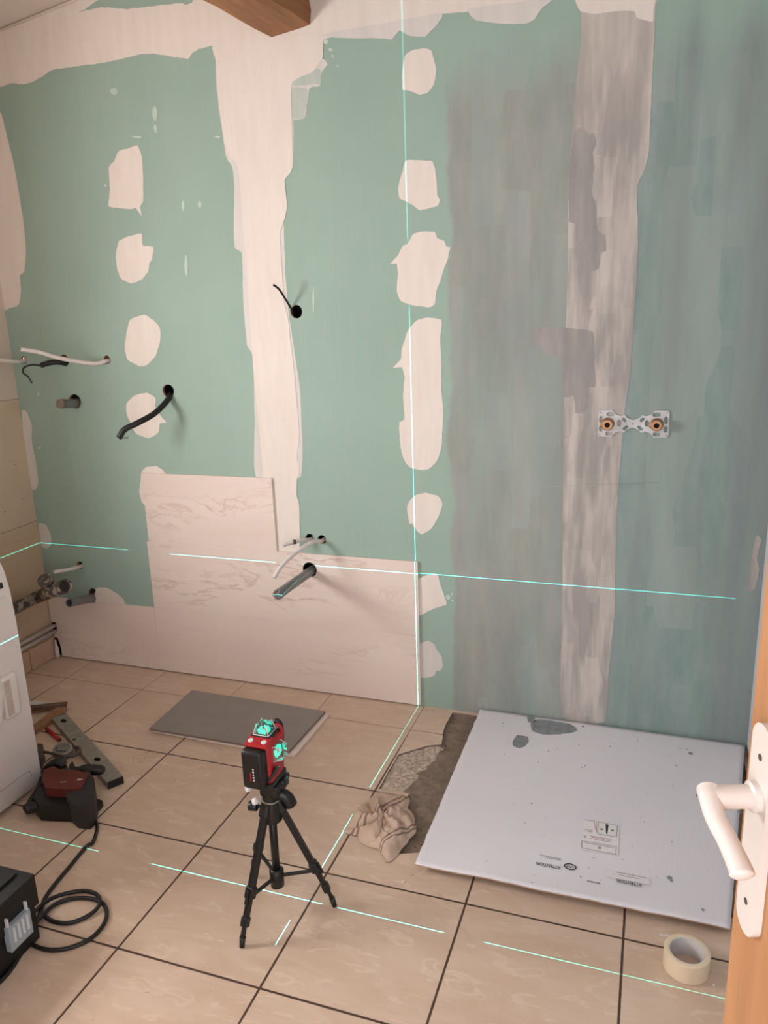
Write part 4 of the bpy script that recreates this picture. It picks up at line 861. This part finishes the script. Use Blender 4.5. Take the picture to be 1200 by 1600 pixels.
# ---- crumbs: mortar dust and chips, uncountable
bm = BM(); random.seed(5)
def crumb(p, r):
    c_ = Vector((p.x, p.y, r * .5)); vs = bmesh.ops.create_icosphere(bm, subdivisions=1, radius=r)['verts']
    for v in vs: v.co = v.co * random.uniform(.6, 1.1); v.co.z *= .6; v.co += c_
for (x0, y0, x1, y1, n, sp) in ((285, 1152, 220, 1178, 70, 7), (262, 1168, 205, 1196, 60, 6), (330, 1165, 350, 1185, 40, 9), (300, 1210, 270, 1222, 18, 8), (190, 1222, 195, 1215, 6, 3), (660, 1108, 700, 1112, 16, 5), (700, 1104, 740, 1108, 30, 3), (620, 1340, 660, 1350, 5, 20)):
    for _ in range(n):
        t = random.random(); crumb(fz(x0 + (x1 - x0) * t + random.gauss(0, sp), y0 + (y1 - y0) * t + random.gauss(0, sp * .4)), random.uniform(.0007, .0022))
o = obj('mortar_crumbs', bm, M['screed']); o['kind'] = 'stuff'; o['label'] = 'grey mortar crumbs scattered on the floor tiles'; o['category'] = 'debris'
for i, (x, y, r, lab) in enumerate(((630, 1379, .005, 'tiny pale plaster chip between cloth and cardboard'), (1115, 1540, .004, 'tiny pale plaster chip right of the masking tape'))):
    bm = BM(); crumb(fz(x, y), r); tag(obj('plaster_chip', bm, M['comp']), lab, 'chip')

# ================================================================== TRIPOD AND LASER LEVEL
CX, CY = .900, -1.150
root = thing('tripod', 'small black camera tripod standing on the floor tiles under the laser level', 'tripod', (CX, CY, 0))
feet = [Vector((.867, -1.293, 0)), Vector((1.037, -1.098, 0)), Vector((.775, -1.062, 0))]
hubz = .305; C0 = Vector((CX, CY, 0))
for f_ in feet:
    d = (f_ - C0); d.z = 0; dn = d.normalized(); topp = C0 + dn * .022 + Vector((0, 0, hubz + .01)); bot = f_ + Vector((0, 0, .012)); ax_ = bot - topp
    rotm = ax_.to_track_quat('Z', 'Y').to_matrix(); P_ = lambda t: topp + ax_ * t
    bm = BM(); box(bm, P_(.30), (.019, .015, ax_.length * .62), rot=rotm, bevel=.003); lg_ = obj('leg', bm, M['blackp'], root)
    bm = BM(); box(bm, P_(.62), (.024, .021, .030), rot=rotm, bevel=.003); box(bm, P_(.64) + dn * .010, (.008, .012, .034), rot=rotm, bevel=.002); obj('leg_clamp', bm, M['blackp'], lg_)
    bm = BM(); box(bm, P_(.74), (.015, .012, ax_.length * .22), rot=rotm, bevel=.002); box(bm, P_(.84), (.019, .017, .024), rot=rotm, bevel=.002); box(bm, P_(.90), (.011, .009, ax_.length * .14), rot=rotm, bevel=.002); obj('leg_extension', bm, M['blackp'], lg_)
    bm = BM(); tube(bm, [P_(.95), f_ + Vector((0, 0, .0005))], [.008, .0065], 12); obj('rubber_foot', bm, M['blackr'], lg_)
    bm = BM(); box(bm, topp + Vector((0, 0, .0)), (.028, .026, .040), rot=rotm, bevel=.008, seg=3); obj('leg_hinge', bm, M['blackp'], lg_)
    a = C0 + Vector((0, 0, .105)) + dn * .012; b = P_(.66); ms = b - a; bm = BM(); box(bm, (a + b) / 2, (.009, .006, ms.length), rot=ms.to_track_quat('Z', 'Y').to_matrix(), bevel=.001); obj('brace', bm, M['blackp'], root)
bm = BM(); tube(bm, [C0 + Vector((0, 0, .078)), C0 + Vector((0, 0, .34))], .0105, 18); obj('centre_column', bm, M['blackp'], root)
bm = BM(); lathe(bm, [(.010, 0), (.018, .004), (.019, .05), (.013, .056)], C0 + Vector((0, 0, .072)), (0, 0, 1), 18); obj('brace_hub', bm, M['blackp'], root)
bm = BM(); lathe(bm, [(.019, 0), (.026, .004), (.026, .050), (.024, .058), (.0235, .062)], C0 + Vector((0, 0, .272)), (0, 0, 1), 24); obj('column_collar', bm, M['blackp'], root, smooth='edge')
bm = BM(); lathe(bm, [(.0245, 0), (.0245, .003)], C0 + Vector((0, 0, .334)), (0, 0, 1), 24); obj('collar_ring', bm, M['tileback'], root)
bm = BM(); lathe(bm, [(.010, 0), (.0125, .003), (.0125, .022), (.010, .024)], C0 + Vector((-.030, -.016, .318)), (-1, -.2, 0), 16); tube(bm, [C0 + Vector((-.02, -.014, .318)), C0 + Vector((-.034, -.018, .318))], .004, 8); obj('crank_knob', bm, M['blackp'], root)
bm = BM(); box(bm, C0 + Vector((.006, -.002, .366)), (.050, .044, .030), bevel=.008, seg=3); lathe(bm, [(.021, 0), (.021, .02)], C0 + Vector((0, 0, .337)), (0, 0, 1), 20); obj('pan_head', bm, M['blackp'], root, smooth='edge')
bm = BM(); tube(bm, spline([C0 + Vector((.012, .01, .352)), C0 + Vector((.038, .014, .338)), C0 + Vector((.048, .018, .315))], 5), .0165, 14); obj('head_bracket', bm, M['blackp'], root)
for v, nm in (((-.022, -.030, .345), 'bubble_level'), ((-.038, -.030, .380), 'bubble_level')):
    bm = BM(); lathe(bm, [(.008, 0), (.009, .002), (.009, .010), (.007, .012)], C0 + Vector(v), (-.6, -1, .2), 16); obj(nm, bm, M['silver'], root)
bm = BM(); box(bm, C0 + Vector((.000, .0, .390)), (.082, .074, .016), bevel=.005, seg=3); box(bm, C0 + Vector((.036, .006, .386)), (.022, .034, .026), bevel=.008, seg=3); obj('quick_release_plate', bm, M['blackp'], root, smooth='edge')

LZ = .401; LX, LY = .902, -1.163
root = thing('laser_level', 'red and black cross line laser level glowing green on top of the tripod', 'laser level', (LX, LY, LZ))
bm = BM(); box(bm, (LX, LY + .002, .466), (.064, .078, .112), bevel=.009, seg=3); obj('housing', bm, M['red'], root, smooth='edge')
bm = BM(); box(bm, (LX, LY, .408), (.068, .086, .016), bevel=.004); box(bm, (LX + .010, LY + .002, .4665), (.030, .0845, .100), bevel=.004); obj('rubber_base', bm, M['blackp'], root)
bm = BM(); box(bm, (LX - .004, LY - .049, .462), (.056, .032, .104), bevel=.009, seg=3); bt = obj('battery', bm, M['blackp'], root, smooth='edge')
bm = BM(); box(bm, (LX - .004, LY - .0655, .462), (.040, .003, .088), bevel=.001); obj('battery_face', bm, M['blackp'], bt)
bm = BM()
for k in range(5): box(bm, (LX + .002, LY - .0672, .4395 + k * .0075), (.0035 + .0012 * (k % 2), .0006, .0042))
obj('side_lettering', bm, M['core'], bt)
bm = BM(); box(bm, (LX - .006, LY - .0672, .447), (.003, .0006, .022)); obj('red_lettering', bm, M['red'], bt)
bm = BM(); box(bm, (LX, LY - .027, .5215), (.062, .040, .008), rot=Matrix.Rotation(.22, 3, 'X'), bevel=.003); kp = obj('keypad', bm, M['red'], root)
for q, s in enumerate((-.019, .017)):
    bm = BM(); lathe(bm, [(.0070, 0), (.0070, .0024), (.0055, .0032)], (LX + s, LY - .031, .5235), (0, -.22, 1), 18); obj('button', bm, M['silver'], kp)
bm = BM(); box(bm, (LX, LY + .008, .5245), (.054, .052, .010), bevel=.003); obj('prism_base', bm, M['blackp'], root)
# handle-like guard frame at the rear right
bm = BM(); gp = [(LX + .024, LY + .040, .440), (LX + .026, LY + .044, .500), (LX + .025, LY + .044, .534), (LX + .016, LY + .040, .544), (LX + .004, LY + .038, .532)]
tube(bm, spline(gp, 6), .0062, 10); obj('guard_frame', bm, M['blackp'], root)
bm = BM(); tube(bm, spline([Vector(g_) + Vector((.0040, -.0065, -.006)) for g_ in gp], 6), .0042, 10); obj('guard_lining', bm, M['red'], root)
def prism(c, axis, name):
    """clear truncated pyramid cover with the glowing optics inside"""
    ax_ = Vector(axis); a, b = frame_of(ax_); bm = BM()
    lo = [bm.verts.new(Vector(c) + a * sx * .021 + b * sy * .021) for sx, sy in ((-1, -1), (1, -1), (1, 1), (-1, 1))]
    hi = [bm.verts.new(Vector(c) + ax_ * .027 + a * sx * .014 + b * sy * .014) for sx, sy in ((-1, -1), (1, -1), (1, 1), (-1, 1))]
    for i in range(4): bm.faces.new((lo[i], lo[(i + 1) % 4], hi[(i + 1) % 4], hi[i]))
    bm.faces.new(hi)
    bmesh.ops.bevel(bm, geom=[e for e in bm.edges if len(e.link_faces) == 2], offset=.003, segments=2, affect='EDGES')
    pc_ = obj(name, bm, M['clear'], root)
    bm = BM(); q = Vector(c)
    for s, w_ in ((-1, .020), (1, .014)):
        box(bm, q + a * s * .0120 + ax_ * .0060, tuple(abs(v) for v in (a * .003 + b * w_ + ax_ * .010)), bevel=.001); box(bm, q + b * s * .0120 + ax_ * .0055, tuple(abs(v) for v in (b * .003 + a * w_ + ax_ * .009)), bevel=.001)
    obj('glowing_optics', bm, M['glow'], pc_)
    bm = BM(); lathe(bm, [(.008, 0), (.008, .004), (.003, .009)], q, ax_, 14); obj('cone_mirror', bm, M['silver'], pc_)
    bm = BM(); 
    for sx, sy in ((-1, -1), (1, -1), (1, 1), (-1, 1)): tube(bm, [q + a * sx * .0208 + b * sy * .0208, q + ax_ * .027 + a * sx * .0138 + b * sy * .0138], .0012, 6)
    for (s0, s1) in (((-1, -1), (1, -1)), ((1, -1), (1, 1)), ((1, 1), (-1, 1)), ((-1, 1), (-1, -1))): tube(bm, [q + a * s0[0] * .0205 + b * s0[1] * .0205 + ax_ * .001, q + a * s1[0] * .0205 + b * s1[1] * .0205 + ax_ * .001], .0012, 6)
    obj('cover_frame', bm, M['silver'], pc_)
prism((LX, LY + .006, .530), (0, 0, 1), 'top_prism')
prism((LX + .028, LY + .002, .486), (1, 0, 0), 'side_prism')
prism((LX - .002, LY + .040, .486), (0, 1, 0), 'rear_prism')
bm = BM(); box(bm, (LX + .032, LY - .024, .436), (.010, .020, .044), rot=Matrix.Rotation(.55, 3, 'Y') @ Matrix.Rotation(-.4, 3, 'X'), bevel=.004); obj('lower_bumper', bm, M['blackp'], root)

# the laser's own light: three point sources, each radiating only in its thin plane
def laser_lamp(name, loc, axis, power, gaps, width):
    """axis 0/1/2 = normal of the plane; gaps = list of (angle0, angle1) in radians where the prism struts block the fan"""
    ld = bpy.data.lights.new(name, 'POINT'); ld.energy = power; ld.shadow_soft_size = 0.0002; ld.color = (1, 1, 1)
    ld.use_nodes = True; t = ld.node_tree; em = [n for n in t.nodes if n.type == 'EMISSION'][0]
    em.inputs[0].default_value = (0.06, 0.85, 0.80, 1)
    tc = t.nodes.new('ShaderNodeTexCoord'); sx = t.nodes.new('ShaderNodeSeparateXYZ'); t.links.new(tc.outputs['Normal'], sx.inputs[0])
    def mt(op, a, b=None):
        n = t.nodes.new('ShaderNodeMath'); n.operation = op
        for i, v in enumerate((a, b)):
            if v is None: continue
            if isinstance(v, (int, float)): n.inputs[i].default_value = v
            else: t.links.new(v, n.inputs[i])
        return n.outputs[0]
    on = mt('LESS_THAN', mt('ABSOLUTE', sx.outputs[axis]), width)
    u, v = [(1, 2), (0, 2), (0, 1)][axis]; ang = mt('ARCTAN2', sx.outputs[v], sx.outputs[u])
    for a0, a1 in gaps:
        on = mt('MULTIPLY', on, mt('SUBTRACT', 1.0, mt('MULTIPLY', mt('GREATER_THAN', ang, a0), mt('LESS_THAN', ang, a1))))
    t.links.new(on, em.inputs[1])
    o = bpy.data.objects.new(name, ld); COL.objects.link(o); o.location = loc; return o
def gapsof(c, axis, pairs):
    u, v = [(1, 2), (0, 2), (0, 1)][axis]; out = []
    for A, B in pairs:
        a = math.atan2(A[v] - c[v], A[u] - c[u]); b = math.atan2(B[v] - c[v], B[u] - c[u]); out.append((min(a, b), max(a, b)))
    return out
c1_ = (LX, LY + .006, .559); g1_ = gapsof(c1_, 2, [(fy(200, 860), fy(265, 866)), (Vector((2.065, 0, .56)), Vector((2.14, -.3, .56)))])
LASERS = [laser_lamp('laser_fan_horizontal', c1_, 2, 200, g1_, .0009)]
c2_ = (.9445, LY + .002, .486); g2_ = gapsof(c2_, 0, [(fy(645, 408), fy(646, 455)), (fz(575, 1230), fz(563, 1252)), (fz(480, 1390), fz(450, 1437)), (fz(425, 1475), fz(412, 1492))])
LASERS.append(laser_lamp('laser_fan_across', c2_, 0, 170, g2_, .0012))
c3_ = (LX - .002, -1.1005, .486); g3_ = gapsof(c3_, 1, [(fz(155, 1329), fz(193, 1338)), (fz(703, 1461), fz(731, 1469)), (fz(503, 1412), fz(526, 1417))])
LASERS.append(laser_lamp('laser_fan_along', c3_, 1, 150, g3_, .0012))

# ================================================================== DOOR
E0 = Vector((1.8795, -1.90, 0)); dd = Vector((.30, -.954, 0)).normalized(); nn = Vector((-.954, -.30, 0))   # from free edge to hinge; face normal
root = thing('door_1', 'open pine door', 'door', E0 + dd * .36); root['kind'] = 'structure'
for k_ in ('label', 'category'): del root[k_]
pd = lambda u, v, w: tuple(E0 + dd * u + Vector((0, 0, v)) - nn * w)
bm = BM(); plate(bm, [(0, .012), (.79, .012), (.79, 2.03), (0, 2.03)], [], pd, .038)
bmesh.ops.bevel(bm, geom=[e for e in bm.edges if len(e.link_faces) == 2 and e.calc_face_angle(0) > .5], offset=.003, segments=2, affect='EDGES')
obj('door_leaf', bm, M['pine'], root)
pu, pw = .040, .040; pz0, pz1 = .906, 1.138
out = []
for t in [math.radians(a) for a in range(0, 181, 12)]: out.append((pu + pw / 2 * math.cos(t), pz1 - .02 + .020 * math.sin(t)))
for t in [math.radians(a) for a in range(180, 361, 12)]: out.append((pu + pw / 2 * math.cos(t), pz0 + .02 + .020 * math.sin(t)))
bm = BM(); plate(bm, out, [], lambda u, v, w: tuple(E0 + dd * u + Vector((0, 0, v)) + nn * w), .008)
bmesh.ops.bevel(bm, geom=[e for e in bm.edges if len(e.link_faces) == 2 and e.calc_face_angle(0) > 1.2], offset=.003, segments=3, affect='EDGES')
hp = obj('handle_plate', bm, M['handle'], root, smooth='edge')
for z in (pz1 - .034, pz0 + .036):
    bm = BM(); lathe(bm, [(.0035, 0), (.0035, .0004)], E0 + dd * pu + Vector((0, 0, z)) + nn * .0081, nn, 14); obj('screw', bm, M['steel'], hp)
hz = 1.062; hc = E0 + dd * pu + Vector((0, 0, hz))
bm = BM(); lathe(bm, [(.015, .006), (.015, .014), (.0115, .016), (.0115, .045), (.0105, .052)], hc, nn, 24)
lv = spline([hc + nn * .050 - dd * .010 + Vector((0, 0, .004)), hc + nn * .053 + dd * .002, hc + nn * .053 + dd * .018 + Vector((0, 0, -.010)), hc + nn * .048 + dd * .038 + Vector((0, 0, -.022)), hc + nn * .045 + dd * .058 + Vector((0, 0, -.033)), hc + nn * .045 + dd * .066 + Vector((0, 0, -.038))], 6)
rr = [.007, .0100, .0115] + [.0110 - .0014 * math.sin(math.pi * min(1, k / (len(lv) - 8))) for k in range(len(lv) - 7)] + [.0112, .0105, .0085, .005]
tube(bm, lv, rr, 18); obj('lever_handle', bm, M['handle'], hp, smooth='edge')
